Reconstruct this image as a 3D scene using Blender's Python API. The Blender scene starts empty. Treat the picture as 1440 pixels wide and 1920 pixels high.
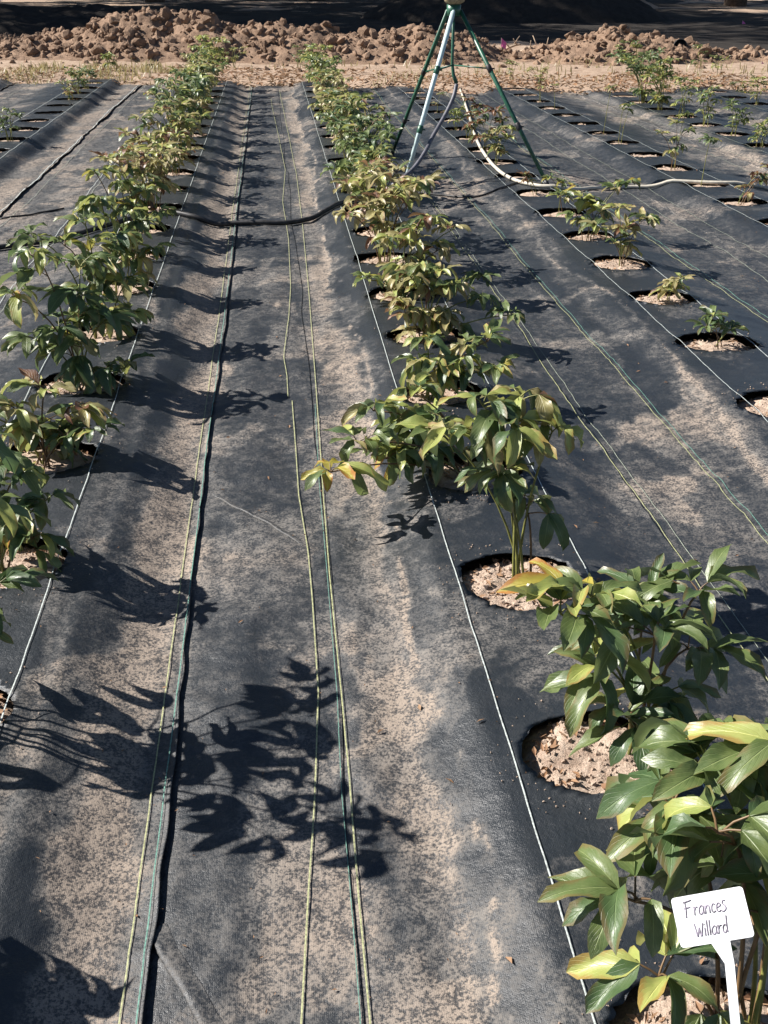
import bpy, math, random
import numpy as np
from mathutils import Vector, Matrix, Quaternion
rnd = random.Random(7)
sc = bpy.context.scene
C = sc.collection
R = math.radians

# ------------------------------------------------------------------ camera, sky, sun
F = 2000.0                      # focal length in photo pixels (1440 x 1920)
CAMH = 1.5
PITCH = math.atan(1020.0 / F)
YAW = math.atan(220.0 / F * math.cos(PITCH))
cam_d = bpy.data.cameras.new('camera'); cam = bpy.data.objects.new('camera', cam_d); C.objects.link(cam)
cam.location = (0, 0, CAMH)
cam.rotation_euler = (math.pi / 2 - PITCH, 0, -YAW)
cam_d.sensor_fit = 'VERTICAL'; cam_d.sensor_height = 24.0
cam_d.lens = 24.0 * F / 1920.0
cam_d.clip_start = 0.05; cam_d.clip_end = 600
sc.camera = cam

SUN_EL = R(38)
SDIR = Vector((0.96, -0.285, 0)).normalized()          # the way shadows fall on the ground
w = bpy.data.worlds.new('World'); sc.world = w; w.use_nodes = True
nt = w.node_tree; bg = nt.nodes['Background']
sky = nt.nodes.new('ShaderNodeTexSky'); sky.sky_type = 'NISHITA'; sky.sun_disc = False
sky.sun_elevation = SUN_EL; sky.sun_rotation = math.atan2(-SDIR.x, -SDIR.y) % (2 * math.pi)
sky.dust_density = 0.4; sky.air_density = 0.75; sky.altitude = 1200
nt.links.new(sky.outputs[0], bg.inputs[0]); bg.inputs[1].default_value = 0.05
sl = bpy.data.lights.new('sun', 'SUN'); so = bpy.data.objects.new('sun', sl); C.objects.link(so)
sl.energy = 5.0; sl.angle = R(0.53); sl.color = (1.0, 0.95, 0.89)
ldir = Vector((SDIR.x * math.cos(SUN_EL), SDIR.y * math.cos(SUN_EL), -math.sin(SUN_EL)))
so.rotation_euler = ldir.to_track_quat('-Z', 'Y').to_euler()
sc.render.engine = 'CYCLES'
sc.view_settings.view_transform = 'Standard'; sc.view_settings.look = 'None'
sc.view_settings.exposure = 1.12; sc.view_settings.gamma = 1.0; sc.view_settings.use_curve_mapping = False

CR = cam.rotation_euler.to_matrix()
def ray(px, py):
    return CR @ Vector(((px - 720) / F, -(py - 960) / F, -1.0))
def G(px, py, z=0.0):                                  # ground point under a photo pixel
    d = ray(px, py); t = (z - CAMH) / d.z
    return Vector((d.x * t, d.y * t, z))
def PY(px, py, Y):                                     # point of a photo pixel at world depth Y
    d = ray(px, py); t = Y / d.y
    return Vector((d.x * t, Y, CAMH + d.z * t))

# ------------------------------------------------------------------ noise
def _h(ix, iy, seed):
    n = (ix.astype(np.int64) * 374761393 + iy.astype(np.int64) * 668265263 + seed * 974634777) & 0xffffffff
    n = ((n ^ (n >> 13)) * 1274126177) & 0xffffffff
    n = (n ^ (n >> 16)) & 0xffff
    return n / 65535.0
def vn(x, y, seed=0):
    x = np.asarray(x, float); y = np.asarray(y, float)
    ix = np.floor(x); iy = np.floor(y); fx = x - ix; fy = y - iy
    fx = fx * fx * (3 - 2 * fx); fy = fy * fy * (3 - 2 * fy)
    a = _h(ix, iy, seed); b = _h(ix + 1, iy, seed); c = _h(ix, iy + 1, seed); d = _h(ix + 1, iy + 1, seed)
    return (a * (1 - fx) + b * fx) * (1 - fy) + (c * (1 - fx) + d * fx) * fy
def fbm(x, y, seed=0, o=4):
    s = 0; a = 0.5; t = 0
    for i in range(o):
        s = s + a * vn(x, y, seed + i * 17); t += a; x = x * 2.03 + 5.1; y = y * 2.03 + 1.7; a *= 0.5
    return s / t
def sstep(a, b, x):
    t = np.clip((x - a) / (b - a), 0, 1); return t * t * (3 - 2 * t)

# ------------------------------------------------------------------ materials
def newmat(name):
    m = bpy.data.materials.new(name); m.use_nodes = True
    n = m.node_tree.nodes; l = m.node_tree.links
    return m, n, l, n['Principled BSDF']
def noise(n, scale, detail=6, rough=0.6, vec=None, l=None):
    t = n.new('ShaderNodeTexNoise'); t.inputs['Scale'].default_value = scale
    t.inputs['Detail'].default_value = detail; t.inputs['Roughness'].default_value = rough
    if vec is not None: l.new(vec, t.inputs['Vector'])
    return t
def math_n(n, l, op, a, b=None, clamp=False):
    t = n.new('ShaderNodeMath'); t.operation = op; t.use_clamp = clamp
    for i, v in enumerate((a, b)):
        if v is None: continue
        if isinstance(v, (int, float)): t.inputs[i].default_value = v
        else: l.new(v, t.inputs[i])
    return t.outputs[0]
def mixc(n, l, f, a, b):
    t = n.new('ShaderNodeMix'); t.data_type = 'RGBA'
    if isinstance(f, (int, float)): t.inputs[0].default_value = f
    else: l.new(f, t.inputs[0])
    for i, v in ((6, a), (7, b)):
        if isinstance(v, tuple): t.inputs[i].default_value = (*v, 1)
        else: l.new(v, t.inputs[i])
    return t.outputs[2]
def smooth(n, l, x, a, b):
    t = n.new('ShaderNodeMapRange'); t.interpolation_type = 'SMOOTHSTEP'
    l.new(x, t.inputs[0]); t.inputs[1].default_value = a; t.inputs[2].default_value = b
    return t.outputs[0]
def bump(n, l, bs, h, strength, dist, normal=None):
    t = n.new('ShaderNodeBump'); t.inputs['Strength'].default_value = strength; t.inputs['Distance'].default_value = dist
    l.new(h, t.inputs['Height'])
    if normal is not None: l.new(normal, t.inputs['Normal'])
    l.new(t.outputs[0], bs.inputs['Normal']); return t.outputs[0]

def fabric_mat():
    m, n, l, bs = newmat('woven_fabric')
    tc = n.new('ShaderNodeTexCoord').outputs['Object']
    at = n.new('ShaderNodeAttribute'); at.attribute_name = 'dust'; dust = at.outputs['Fac']
    fine = noise(n, 135, 4, 0.8, tc, l).outputs[0]
    mid = noise(n, 30, 6, 0.65, tc, l).outputs[0]
    big = noise(n, 2.6, 4, 0.55, tc, l).outputs[0]
    soft = noise(n, 9, 5, 0.6, tc, l).outputs[0]
    speck = smooth(n, l, math_n(n, l, 'ADD', math_n(n, l, 'MULTIPLY', fine, 0.68), math_n(n, l, 'MULTIPLY', mid, 0.32)), 0.43, 0.585)
    d2 = math_n(n, l, 'ADD', dust, math_n(n, l, 'MULTIPLY', math_n(n, l, 'SUBTRACT', mid, 0.5), 0.40))
    d2 = math_n(n, l, 'ADD', d2, math_n(n, l, 'MULTIPLY', math_n(n, l, 'SUBTRACT', soft, 0.5), 0.55))
    d2 = math_n(n, l, 'ADD', d2, math_n(n, l, 'MULTIPLY', math_n(n, l, 'SUBTRACT', big, 0.5), 0.30))
    k = math_n(n, l, 'MULTIPLY', smooth(n, l, d2, 0.02, 0.88), smooth(n, l, dust, 0.0, 0.25))
    k = math_n(n, l, 'MULTIPLY', k, math_n(n, l, 'ADD', 0.12, math_n(n, l, 'MULTIPLY', speck, 1.25)), True)
    # thin film of dust everywhere, carried on the weave
    film = math_n(n, l, 'ADD', math_n(n, l, 'MULTIPLY', smooth(n, l, soft, 0.40, 0.75), 0.05), math_n(n, l, 'MULTIPLY', smooth(n, l, fine, 0.55, 0.8), 0.10))
    k = math_n(n, l, 'MAXIMUM', k, film)
    tanm = noise(n, 1.7, 4, 0.6, tc, l).outputs[0]
    t2 = smooth(n, l, math_n(n, l, 'ADD', math_n(n, l, 'MULTIPLY', dust, 0.85), tanm), 0.82, 1.2)
    dcol = mixc(n, l, t2, (0.185, 0.173, 0.159), (0.315, 0.26, 0.212))
    cloth = mixc(n, l, big, (0.012, 0.016, 0.021), (0.018, 0.022, 0.027))
    col = mixc(n, l, k, cloth, dcol)
    # weave
    wv = n.new('ShaderNodeTexWave'); wv.inputs['Scale'].default_value = 95; wv.wave_type = 'BANDS'; wv.bands_direction = 'X'
    wv2 = n.new('ShaderNodeTexWave'); wv2.inputs['Scale'].default_value = 95; wv2.bands_direction = 'Y'
    l.new(tc, wv.inputs[0]); l.new(tc, wv2.inputs[0])
    wsum = math_n(n, l, 'MULTIPLY', wv.outputs[1], wv2.outputs[1])
    col2 = mixc(n, l, math_n(n, l, 'MULTIPLY', wsum, 0.16), col, (0.008, 0.009, 0.011))
    l.new(col2, bs.inputs['Base Color'])
    rr = math_n(n, l, 'ADD', 0.40, math_n(n, l, 'MULTIPLY', k, 0.5), True)
    l.new(rr, bs.inputs['Roughness'])
    sp = math_n(n, l, 'SUBTRACT', 0.6, math_n(n, l, 'MULTIPLY', k, 0.45), True)
    l.new(sp, bs.inputs['Specular IOR Level'])
    hh = math_n(n, l, 'ADD', math_n(n, l, 'MULTIPLY', mid, 0.7), math_n(n, l, 'MULTIPLY', fine, 0.25))
    hh = math_n(n, l, 'ADD', hh, math_n(n, l, 'MULTIPLY', wsum, 0.03))
    bump(n, l, bs, hh, 0.55, 0.012)
    return m
def soil_mat(name, c1, c2, c3, sc1=14, bdist=0.03):
    m, n, l, bs = newmat(name)
    tc = n.new('ShaderNodeTexCoord').outputs['Object']
    a = noise(n, sc1, 8, 0.7, tc, l).outputs[0]; b = noise(n, sc1 * 7, 5, 0.7, tc, l).outputs[0]
    g = noise(n, sc1 * 0.12, 4, 0.6, tc, l).outputs[0]
    col = mixc(n, l, smooth(n, l, a, 0.38, 0.62), c1, c2)
    col = mixc(n, l, math_n(n, l, 'MULTIPLY', smooth(n, l, b, 0.5, 0.68), 0.55), col, c3)
    col = mixc(n, l, math_n(n, l, 'MULTIPLY', smooth(n, l, g, 0.4, 0.7), 0.35), col, c1)
    l.new(col, bs.inputs['Base Color']); bs.inputs['Roughness'].default_value = 0.95
    bs.inputs['Specular IOR Level'].default_value = 0.15
    h = math_n(n, l, 'ADD', a, math_n(n, l, 'MULTIPLY', b, 0.35))
    bump(n, l, bs, h, 0.8, bdist)
    return m
def plain(name, col, rough=0.5, spec=0.4, var=0.25, scale=30, bd=0.002, metal=0.0):
    m, n, l, bs = newmat(name)
    tc = n.new('ShaderNodeTexCoord').outputs['Object']
    a = noise(n, scale, 6, 0.65, tc, l).outputs[0]
    lo = tuple(c * (1 - var) for c in col); hi = tuple(min(1, c * (1 + var)) for c in col)
    l.new(mixc(n, l, smooth(n, l, a, 0.3, 0.7), lo, hi), bs.inputs['Base Color'])
    bs.inputs['Roughness'].default_value = rough; bs.inputs['Specular IOR Level'].default_value = spec
    bs.inputs['Metallic'].default_value = metal
    bump(n, l, bs, a, 0.5, bd)
    return m
def leaf_mat(name, cols, edge, edge_amt, under, trans=0.38):
    m, n, l, bs = newmat(name)
    uv = n.new('ShaderNodeUVMap').outputs[0]
    sep = n.new('ShaderNodeSeparateXYZ'); l.new(uv, sep.inputs[0])
    U, V = sep.outputs[0], sep.outputs[1]
    oi = n.new('ShaderNodeObjectInfo').outputs['Random']
    geo = n.new('ShaderNodeNewGeometry')
    ri = geo.outputs['Random Per Island']
    rr = math_n(n, l, 'FRACT', math_n(n, l, 'ADD', oi, ri))
    base = mixc(n, l, rr, cols[0], cols[1])
    tc = n.new('ShaderNodeTexCoord').outputs['Object']
    ofs = n.new('ShaderNodeVectorMath'); ofs.operation = 'ADD'; l.new(tc, ofs.inputs[0])
    cmb = n.new('ShaderNodeCombineXYZ'); l.new(math_n(n, l, 'MULTIPLY', rr, 37.0), cmb.inputs[0]); l.new(cmb.outputs[0], ofs.inputs[1])
    ns = noise(n, 4.0, 4, 0.6, ofs.outputs[0], l).outputs[0]
    base = mixc(n, l, math_n(n, l, 'MULTIPLY', smooth(n, l, ns, 0.35, 0.7), 0.6), base, cols[2])
    av = math_n(n, l, 'ABSOLUTE', math_n(n, l, 'SUBTRACT', V, 0.5))          # 0 midrib .. 0.5 edge
    ed = math_n(n, l, 'ADD', math_n(n, l, 'MULTIPLY', av, 1.3), math_n(n, l, 'ADD', math_n(n, l, 'MULTIPLY', U, 0.55), math_n(n, l, 'MULTIPLY', ns, 0.9)))
    ed = math_n(n, l, 'ADD', ed, math_n(n, l, 'MULTIPLY', math_n(n, l, 'SUBTRACT', rr, 0.5), 0.5))
    em = math_n(n, l, 'MULTIPLY', smooth(n, l, ed, 1.32 - edge_amt * 0.6, 1.62 - edge_amt * 0.5), min(1.0, 0.45 + edge_amt))
    base = mixc(n, l, em, base, edge)
    rib = smooth(n, l, av, 0.035, 0.008)
    # side veins as slanted bands
    ph = math_n(n, l, 'SUBTRACT', math_n(n, l, 'MULTIPLY', U, 44.0), math_n(n, l, 'MULTIPLY', av, 38.0))
    vein = smooth(n, l, math_n(n, l, 'SINE', ph), 0.86, 1.0)
    lite = math_n(n, l, 'MAXIMUM', math_n(n, l, 'MULTIPLY', rib, 0.55), math_n(n, l, 'MULTIPLY', vein, 0.16))
    base = mixc(n, l, lite, base, tuple(min(1, c * 1.7 + 0.04) for c in cols[2]))
    col = mixc(n, l, math_n(n, l, 'MULTIPLY', geo.outputs['Backfacing'], 0.75), base, under)
    l.new(col, bs.inputs['Base Color'])
    bs.inputs['Roughness'].default_value = 0.43; bs.inputs['Specular IOR Level'].default_value = 0.8
    h = math_n(n, l, 'SUBTRACT', math_n(n, l, 'MULTIPLY', ns, 0.6), math_n(n, l, 'ADD', math_n(n, l, 'MULTIPLY', rib, 0.6), math_n(n, l, 'MULTIPLY', vein, 0.35)))
    nb = bump(n, l, bs, h, 0.5, 0.004)
    tr = n.new('ShaderNodeBsdfTranslucent'); l.new(mixc(n, l, 0.5, col, cols[2]), tr.inputs[0])
    mx = n.new('ShaderNodeMixShader'); mx.inputs[0].default_value = trans
    l.new(bs.outputs[0], mx.inputs[1]); l.new(tr.outputs[0], mx.inputs[2])
    l.new(mx.outputs[0], n['Material Output'].inputs['Surface'])
    return m

M = {}
M['fabric'] = fabric_mat()
M['soil'] = soil_mat('sandy_soil', (0.40, 0.295, 0.225), (0.55, 0.44, 0.35), (0.20, 0.125, 0.085), 26, 0.02)
M['mound'] = soil_mat('dug_clay', (0.20, 0.132, 0.090), (0.30, 0.205, 0.142), (0.145, 0.092, 0.064), 6, 0.05)
M['ground'] = soil_mat('bare_ground', (0.30, 0.215, 0.155), (0.42, 0.32, 0.24), (0.24, 0.165, 0.115), 5, 0.04)
M['green'] = leaf_mat('leaf_green', ((0.085, 0.132, 0.038), (0.135, 0.190, 0.056), (0.205, 0.25, 0.088)), (0.22, 0.13, 0.045), 0.12, (0.11, 0.16, 0.075))
M['dark'] = leaf_mat('leaf_dark_green', ((0.052, 0.104, 0.039), (0.088, 0.15, 0.052), (0.117, 0.176, 0.062)), (0.17, 0.09, 0.035), 0.15, (0.09, 0.13, 0.065))
M['lime'] = leaf_mat('leaf_yellow_green', ((0.26, 0.325, 0.078), (0.364, 0.403, 0.111), (0.468, 0.468, 0.143)), (0.34, 0.16, 0.04), 0.22, (0.2, 0.24, 0.08), 0.35)
M['bronze'] = leaf_mat('leaf_bronze', ((0.26, 0.215, 0.075), (0.36, 0.32, 0.12), (0.48, 0.44, 0.21)), (0.26, 0.13, 0.055), 0.26, (0.30, 0.29, 0.16))
M['brown'] = leaf_mat('leaf_brown', ((0.169, 0.072, 0.039), (0.221, 0.111, 0.052), (0.26, 0.143, 0.065)), (0.10, 0.04, 0.025), 0.5, (0.17, 0.11, 0.07))
M['yellow'] = leaf_mat('leaf_yellow', ((0.40, 0.34, 0.05), (0.48, 0.38, 0.06), (0.36, 0.34, 0.06)), (0.42, 0.12, 0.03), 0.30, (0.36, 0.33, 0.1), 0.4)
M['treeleaf'] = leaf_mat('tree_leaf', ((0.04, 0.07, 0.02), (0.06, 0.1, 0.03), (0.06, 0.09, 0.03)), (0.08, 0.07, 0.03), 0.1, (0.07, 0.1, 0.04), 0.05)
M['grass'] = leaf_mat('grass_blade', ((0.20, 0.20, 0.07), (0.30, 0.26, 0.11), (0.36, 0.30, 0.14)), (0.36, 0.27, 0.14), 0.3, (0.28, 0.25, 0.12))
M['dry'] = leaf_mat('dry_leaf', ((0.18, 0.095, 0.055), (0.30, 0.18, 0.11), (0.38, 0.26, 0.16)), (0.2, 0.10, 0.05), 0.3, (0.38, 0.27, 0.17), 0.1)
M['dry'].node_tree.nodes['Principled BSDF'].inputs['Specular IOR Level'].default_value = 0.12
M['dry'].node_tree.nodes['Principled BSDF'].inputs['Roughness'].default_value = 0.8
M['stem'] = plain('stem_green', (0.17, 0.17, 0.045), 0.45, 0.4, 0.4, 14)
M['stem_red'] = plain('stem_reddish', (0.14, 0.085, 0.04), 0.45, 0.4, 0.4, 14)
M['bark'] = plain('bark', (0.11, 0.08, 0.06), 0.9, 0.2, 0.4, 8, 0.03)
M['twig'] = plain('grey_wood', (0.38, 0.29, 0.21), 0.85, 0.2, 0.3, 18, 0.006)
M['line_w'] = plain('white_thread', (0.44, 0.48, 0.46), 0.6, 0.3, 0.35, 160)
M['line_y'] = plain('yellow_thread', (0.34, 0.35, 0.19), 0.6, 0.3, 0.4, 160)
M['line_g'] = plain('green_thread', (0.13, 0.26, 0.21), 0.6, 0.3, 0.4, 160)
M['line_d'] = plain('dusty_thread', (0.27, 0.295, 0.24), 0.7, 0.3, 0.4, 160)
M['tgreen'] = plain('green_paint', (0.016, 0.085, 0.050), 0.4, 0.5, 0.3, 25, 0.001)
M['tpale'] = plain('pale_pipe', (0.50, 0.62, 0.62), 0.4, 0.45, 0.12, 20, 0.001)
M['tblack'] = plain('black_rubber', (0.018, 0.018, 0.02), 0.5, 0.4, 0.4, 40, 0.001)
M['hose'] = plain('dusty_black_hose', (0.030, 0.029, 0.030), 0.5, 0.4, 0.5, 30, 0.001)
M['ghose'] = plain('grey_hose', (0.10, 0.10, 0.12), 0.5, 0.4, 0.3, 30, 0.001)
M['whose'] = plain('white_hose', (0.50, 0.46, 0.38), 0.5, 0.4, 0.2, 20, 0.001)
M['burlap'] = plain('weathered_metal', (0.36, 0.29, 0.18), 0.8, 0.2, 0.35, 40, 0.01)
M['brass'] = plain('brass', (0.40, 0.29, 0.12), 0.35, 0.5, 0.2, 40, 0.001, 0.8)
M['pink'] = plain('pink_plastic', (0.80, 0.16, 0.42), 0.5, 0.4, 0.08, 20)
M['white'] = plain('white_plastic', (0.62, 0.635, 0.645), 0.42, 0.4, 0.045, 28, 0.0003)
M['ink'] = plain('marker_ink', (0.19, 0.17, 0.21), 0.7, 0.2, 0.6, 90)
M['wire'] = plain('steel_wire', (0.18, 0.17, 0.16), 0.5, 0.5, 0.2, 20)

# ------------------------------------------------------------------ object helpers
def link(name, verts, faces, mat, parent=None, smooth_=True, uvs=None, mats=None, midx=None):
    me = bpy.data.meshes.new(name)
    me.from_pydata([tuple(v) for v in verts], [], faces)
    if mats:
        for q in mats: me.materials.append(q)
        me.polygons.foreach_set('material_index', midx)
    else: me.materials.append(mat)
    if smooth_: me.polygons.foreach_set('use_smooth', [True] * len(me.polygons))
    if uvs is not None:
        ul = me.uv_layers.new(name='UVMap')
        li = np.zeros(len(me.loops), np.int32); me.loops.foreach_get('vertex_index', li)
        ul.data.foreach_set('uv', np.asarray(uvs, np.float32)[li].ravel())
    me.update()
    o = bpy.data.objects.new(name, me); C.objects.link(o)
    if parent is not None: o.parent = parent
    return o
def empty(name, loc, label, cat, group=None):
    o = bpy.data.objects.new(name, None); o.empty_display_size = 0.05; C.objects.link(o)
    o.location = loc; o['label'] = label; o['category'] = cat
    if group: o['group'] = group
    return o
def rel(o, root):                                     # child built in world coordinates
    o.parent = root; o.matrix_parent_inverse = Matrix.Translation(-Vector(root.location)); return o
class MB:
    def __init__(s): s.v = []; s.f = []; s.uv = []; s.mi = []
    def tube(s, pts, radii, n=7, cap=True, ell=1.0):
        pts = [Vector(p) for p in pts]; b = len(s.v)
        if isinstance(radii, (int, float)): radii = [radii] * len(pts)
        nrm = None
        for i, p in enumerate(pts):
            t = (pts[min(i + 1, len(pts) - 1)] - pts[max(i - 1, 0)]).normalized()
            if nrm is None:
                nrm = t.cross(Vector((0, 0, 1))) if abs(t.z) < 0.95 else t.cross(Vector((1, 0, 0)))
            nrm = (nrm - t * nrm.dot(t)).normalized(); bi = t.cross(nrm)
            for k in range(n):
                a = 2 * math.pi * k / n
                s.v.append(p + (nrm * math.cos(a) + bi * math.sin(a) * ell) * radii[i])
        for i in range(len(pts) - 1):
            for k in range(n):
                s.f.append((b + i * n + k, b + i * n + (k + 1) % n, b + (i + 1) * n + (k + 1) % n, b + (i + 1) * n + k))
        if cap:
            s.f.append(tuple(b + k for k in reversed(range(n)))); e = b + (len(pts) - 1) * n
            s.f.append(tuple(e + k for k in range(n)))
    def box(s, c, sz, M3=None):
        b = len(s.v)
        for x in (-1, 1):
            for y in (-1, 1):
                for z in (-1, 1):
                    q = Vector((x * sz[0] / 2, y * sz[1] / 2, z * sz[2] / 2))
                    if M3 is not None: q = M3 @ q
                    s.v.append(Vector(c) + q)
        for q in ((0, 1, 3, 2), (4, 6, 7, 5), (0, 4, 5, 1), (2, 3, 7, 6), (0, 2, 6, 4), (1, 5, 7, 3)):
            s.f.append(tuple(b + i for i in q))
    def add(s, v, f):
        b = len(s.v); s.v += list(v); s.f += [tuple(b + i for i in q) for q in f]
    def build(s, name, mat, parent=None, smooth_=True):
        return link(name, s.v, s.f, mat, parent, smooth_)
def catmull(pts, k=8):
    pts = [Vector(p) for p in pts]; P = [pts[0] * 2 - pts[1]] + pts + [pts[-1] * 2 - pts[-2]]; out = []
    for i in range(1, len(P) - 2):
        a, b, c, d = P[i - 1:i + 3]
        for j in range(k):
            t = j / k
            out.append(0.5 * ((2 * b) + (c - a) * t + (2 * a - 5 * b + 4 * c - d) * t * t + (3 * b - a - 3 * c + d) * t ** 3))
    out.append(pts[-1]); return out

# ------------------------------------------------------------------ the fabric's relief
K = CAMH / math.cos(PITCH)                             # metres across per unit of slope in the photo
HP = [(-9, -.03), (-2.6, 0), (-2.35, 0), (-2.2, -.06), (-1.9, -.05), (-1.72, 0), (-1.36, 0), (-1.24, -.07), (-1.08, -.07), (-.95, -.06), (-.8, -.05),
      (-.66, -.02), (-.58, 0), (-.325, 0), (-.30, -.010), (-.28, -.008), (-.205, -.054), (-.175, -.068), (-.15, -.072), (-.12, -.068), (-.05, -.062), (.05, -.06),
      (.12, -.062), (.2, -.052), (.24, -.032), (.295, 0), (.54, 0), (.575, -.012), (.64, -.06), (.72, -.065), (.86, -.055), (.96, -.03),
      (1.05, 0), (1.31, 0), (1.40, -.045), (1.6, -.06), (1.75, -.055), (1.88, 0), (2.17, 0), (2.28, -.05), (2.5, -.055), (2.63, 0),
      (2.93, 0), (3.05, -.05), (3.3, -.05), (3.42, 0), (3.7, 0), (3.85, -.05), (4.1, -.05), (4.25, 0), (4.5, 0), (4.7, -.05), (9, -.04)]
SX0 = -.075
def SX(a, z=0): return (a * K * .995 + SX0) * (CAMH - z) / CAMH
hpx = np.array([SX(a, z) for a, z in HP]); hpz = np.array([z for a, z in HP])
xs_f = np.linspace(hpx[0], hpx[-1], 6000); zs_f = np.interp(xs_f, hpx, hpz)
ker = np.hanning(11); ker /= ker.sum()
zs_f = np.convolve(np.pad(zs_f, 5, 'edge'), ker, 'valid')
def prof(x): return np.interp(x, xs_f, zs_f)
def bedness(x): return sstep(-.03, -.004, prof(x))
def HF(x, y):
    x = np.asarray(x, float); y = np.asarray(y, float)
    xw = x + (vn(y * 0.9, x * 0 + 3.3, 5) - .5) * .045 + (vn(y * 2.7, x * 0 + 1.3, 6) - .5) * .02
    z = prof(xw)
    bd = sstep(-.05, -.004, z)
    wr = (fbm(x * 7, y * 1.6, 11, 3) - .5) * .022 * (1 - .72 * bd)          # folds running with the row
    wr += (fbm(x * 2.2, y * 7, 21, 3) - .5) * .016 * (1 - .5 * bd)          # short folds across it
    rg = 1 - np.abs(2 * fbm(x * 3.5, y * 5.0, 31, 3) - 1)
    wr += (rg ** 6) * .007 * (1 - .6 * bd)
    return z + wr
def hf(x, y): return float(HF(np.array([x]), np.array([y]))[0])
def GS(px, py, up=0.0):                               # photo pixel to point on the fabric
    z = 0.0
    for _ in range(4):
        g = G(px, py, z + up); z = hf(g.x, g.y)
    return Vector((g.x, g.y, z + up))

YE = [(-9, 17.6), (-4.2, 17.9), (-2.3, 17.6), (-.7, 17.1), (.6, 17.0), (1.5, 16.4), (2.6, 15.6), (3.4, 16.0), (4.6, 15.2), (6.2, 15.8), (7.5, 14.9), (14, 15)]
def yend(x): return np.interp(x, [a for a, b in YE], [b for a, b in YE]) + (vn(np.asarray(x) * 1.7, np.asarray(x) * 0, 3) - .5) * .35

DP = [(-9, .35), (-2.6, .0), (-2.3, .05), (-2.1, .45), (-1.9, .4), (-1.7, .05), (-1.36, 0), (-1.29, .3), (-1.2, .75), (-1.12, .55), (-1.0, .36), (-.85, .42), (-.7, .3), (-.6, .06),
      (-.55, 0), (-.35, .0), (-.315, .25), (-.295, .34), (-.275, .06), (-.24, .12), (-.225, .60), (-.205, .74), (-.16, .80), (-.13, .50), (-.10, .30), (0, .25), (.07, .27), (.12, .32), (.17, .58),
      (.205, .70), (.235, .20), (.26, .06), (.3, .0), (.54, 0), (.58, .16), (.62, .24), (.68, .24), (.72, .2), (.8, .24), (.86, .28), (.87, .40), (.885, .16), (.93, .12), (.98, .34), (1.03, .1), (1.08, 0),
      (1.30, 0), (1.37, .14), (1.41, .22), (1.5, .30), (1.6, .30), (1.75, .25), (1.88, .08), (1.92, 0), (2.14, 0), (2.25, .2), (2.4, .5), (2.55, .4), (2.65, .05), (2.9, 0), (3.05, .3), (3.2, .45), (3.4, .1), (3.7, .05), (3.9, .4), (4.2, .3), (9, .3)]
def DUST(x, y):
    s = (x - SX0) / K / 1.02
    sw = s + (fbm(y * 1.1, x * 0 + 2, 41, 3) - .5) * .10 + (fbm(x * 9, y * 7, 43, 4) - .5) * .075
    d = np.interp(sw, [a for a, b in DP], [b for a, b in DP])
    # tide mark where silt dried along the foot of the bed
    sb = .222 + (fbm(y * 1.3, x * 0 + 7, 51, 4) - .5) * .10
    sbt = sb + (fbm(x * 14, y * 14, 53, 3) - .5) * .02
    d = d + .60 * np.exp(-((s - sb + (fbm(x * 14, y * 14, 53, 3) - .5) * .02) / .006) ** 2)
    sb = 1.0 + (fbm(y * 1.0, x * 0 + 9, 55, 4) - .5) * .14
    d = d + .35 * np.exp(-((s - sb + (fbm(x * 12, y * 12, 57, 3) - .5) * .03) / .008) ** 2)
    zn = (s > sbt) & (s < .315)
    pt = sstep(.0, .05, fbm(x * 5.5, y * 2.6, 59, 6) - .44 - (s - .22) * 1.6)
    d = np.where(zn, np.maximum(d * .35, pt * .30), d)
    # silt lobes that crept up on to the clean cloth
    lob = sstep(.595, .615, fbm(x * 4.2, y * 3.0, 61, 6)) * .26
    lob2 = sstep(.575, .60, fbm(x * 2.2, y * 1.4, 65, 6)) * .17
    d = d + lob + lob2 * (d < .3)
    d = d + (fbm(x * 1.3, y * .7, 63, 3) - .5) * .30 * sstep(.1, .4, d)
    return np.clip(d, 0, 1.1)

# ------------------------------------------------------------------ planting holes
HR = 0.176
ROWS = {'L3': (-4.3, 12.6, 17.4), 'L2': (SX(-1.50), 9.85, 17.1), 'L1': (SX(-.455), 1.27, 16.8), 'R2': (SX(.42), G(1114, 1402).y - .722, 16.4), 'R3': (SX(1.19), G(1340, 647).y - 3 * .722, 15.3),
        'R4': (SX(2.03), G(1400, 378).y - 3 * .722, 15.6), 'R5': (SX(2.79), G(1375, 253).y - 3 * .722, 15.0), 'R6': (SX(3.6), G(1380, 183).y - 3 * .722, 15.4)}
HOLES = []
for key, (hx, y0, y1) in ROWS.items():
    y = y0; i = 0
    while y < y1:
        HOLES.append((hx + rnd.uniform(-.02, .02), y + rnd.uniform(-.03, .03), HR * rnd.uniform(.92, 1.05), key, i)); y += .722; i += 1
HD = {(k, i): (x, y, r) for x, y, r, k, i in HOLES}
def hole_r(th, r, seed): return r / np.sqrt(np.cos(th) ** 2 + (np.sin(th) / .84) ** 2) * (1 + .06 * np.sin(2 * th + seed) + .035 * np.sin(3 * th + 2.1 * seed) + .02 * np.sin(7 * th + 5 * seed) + .010 * np.sin(17 * th + 3 * seed))

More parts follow.
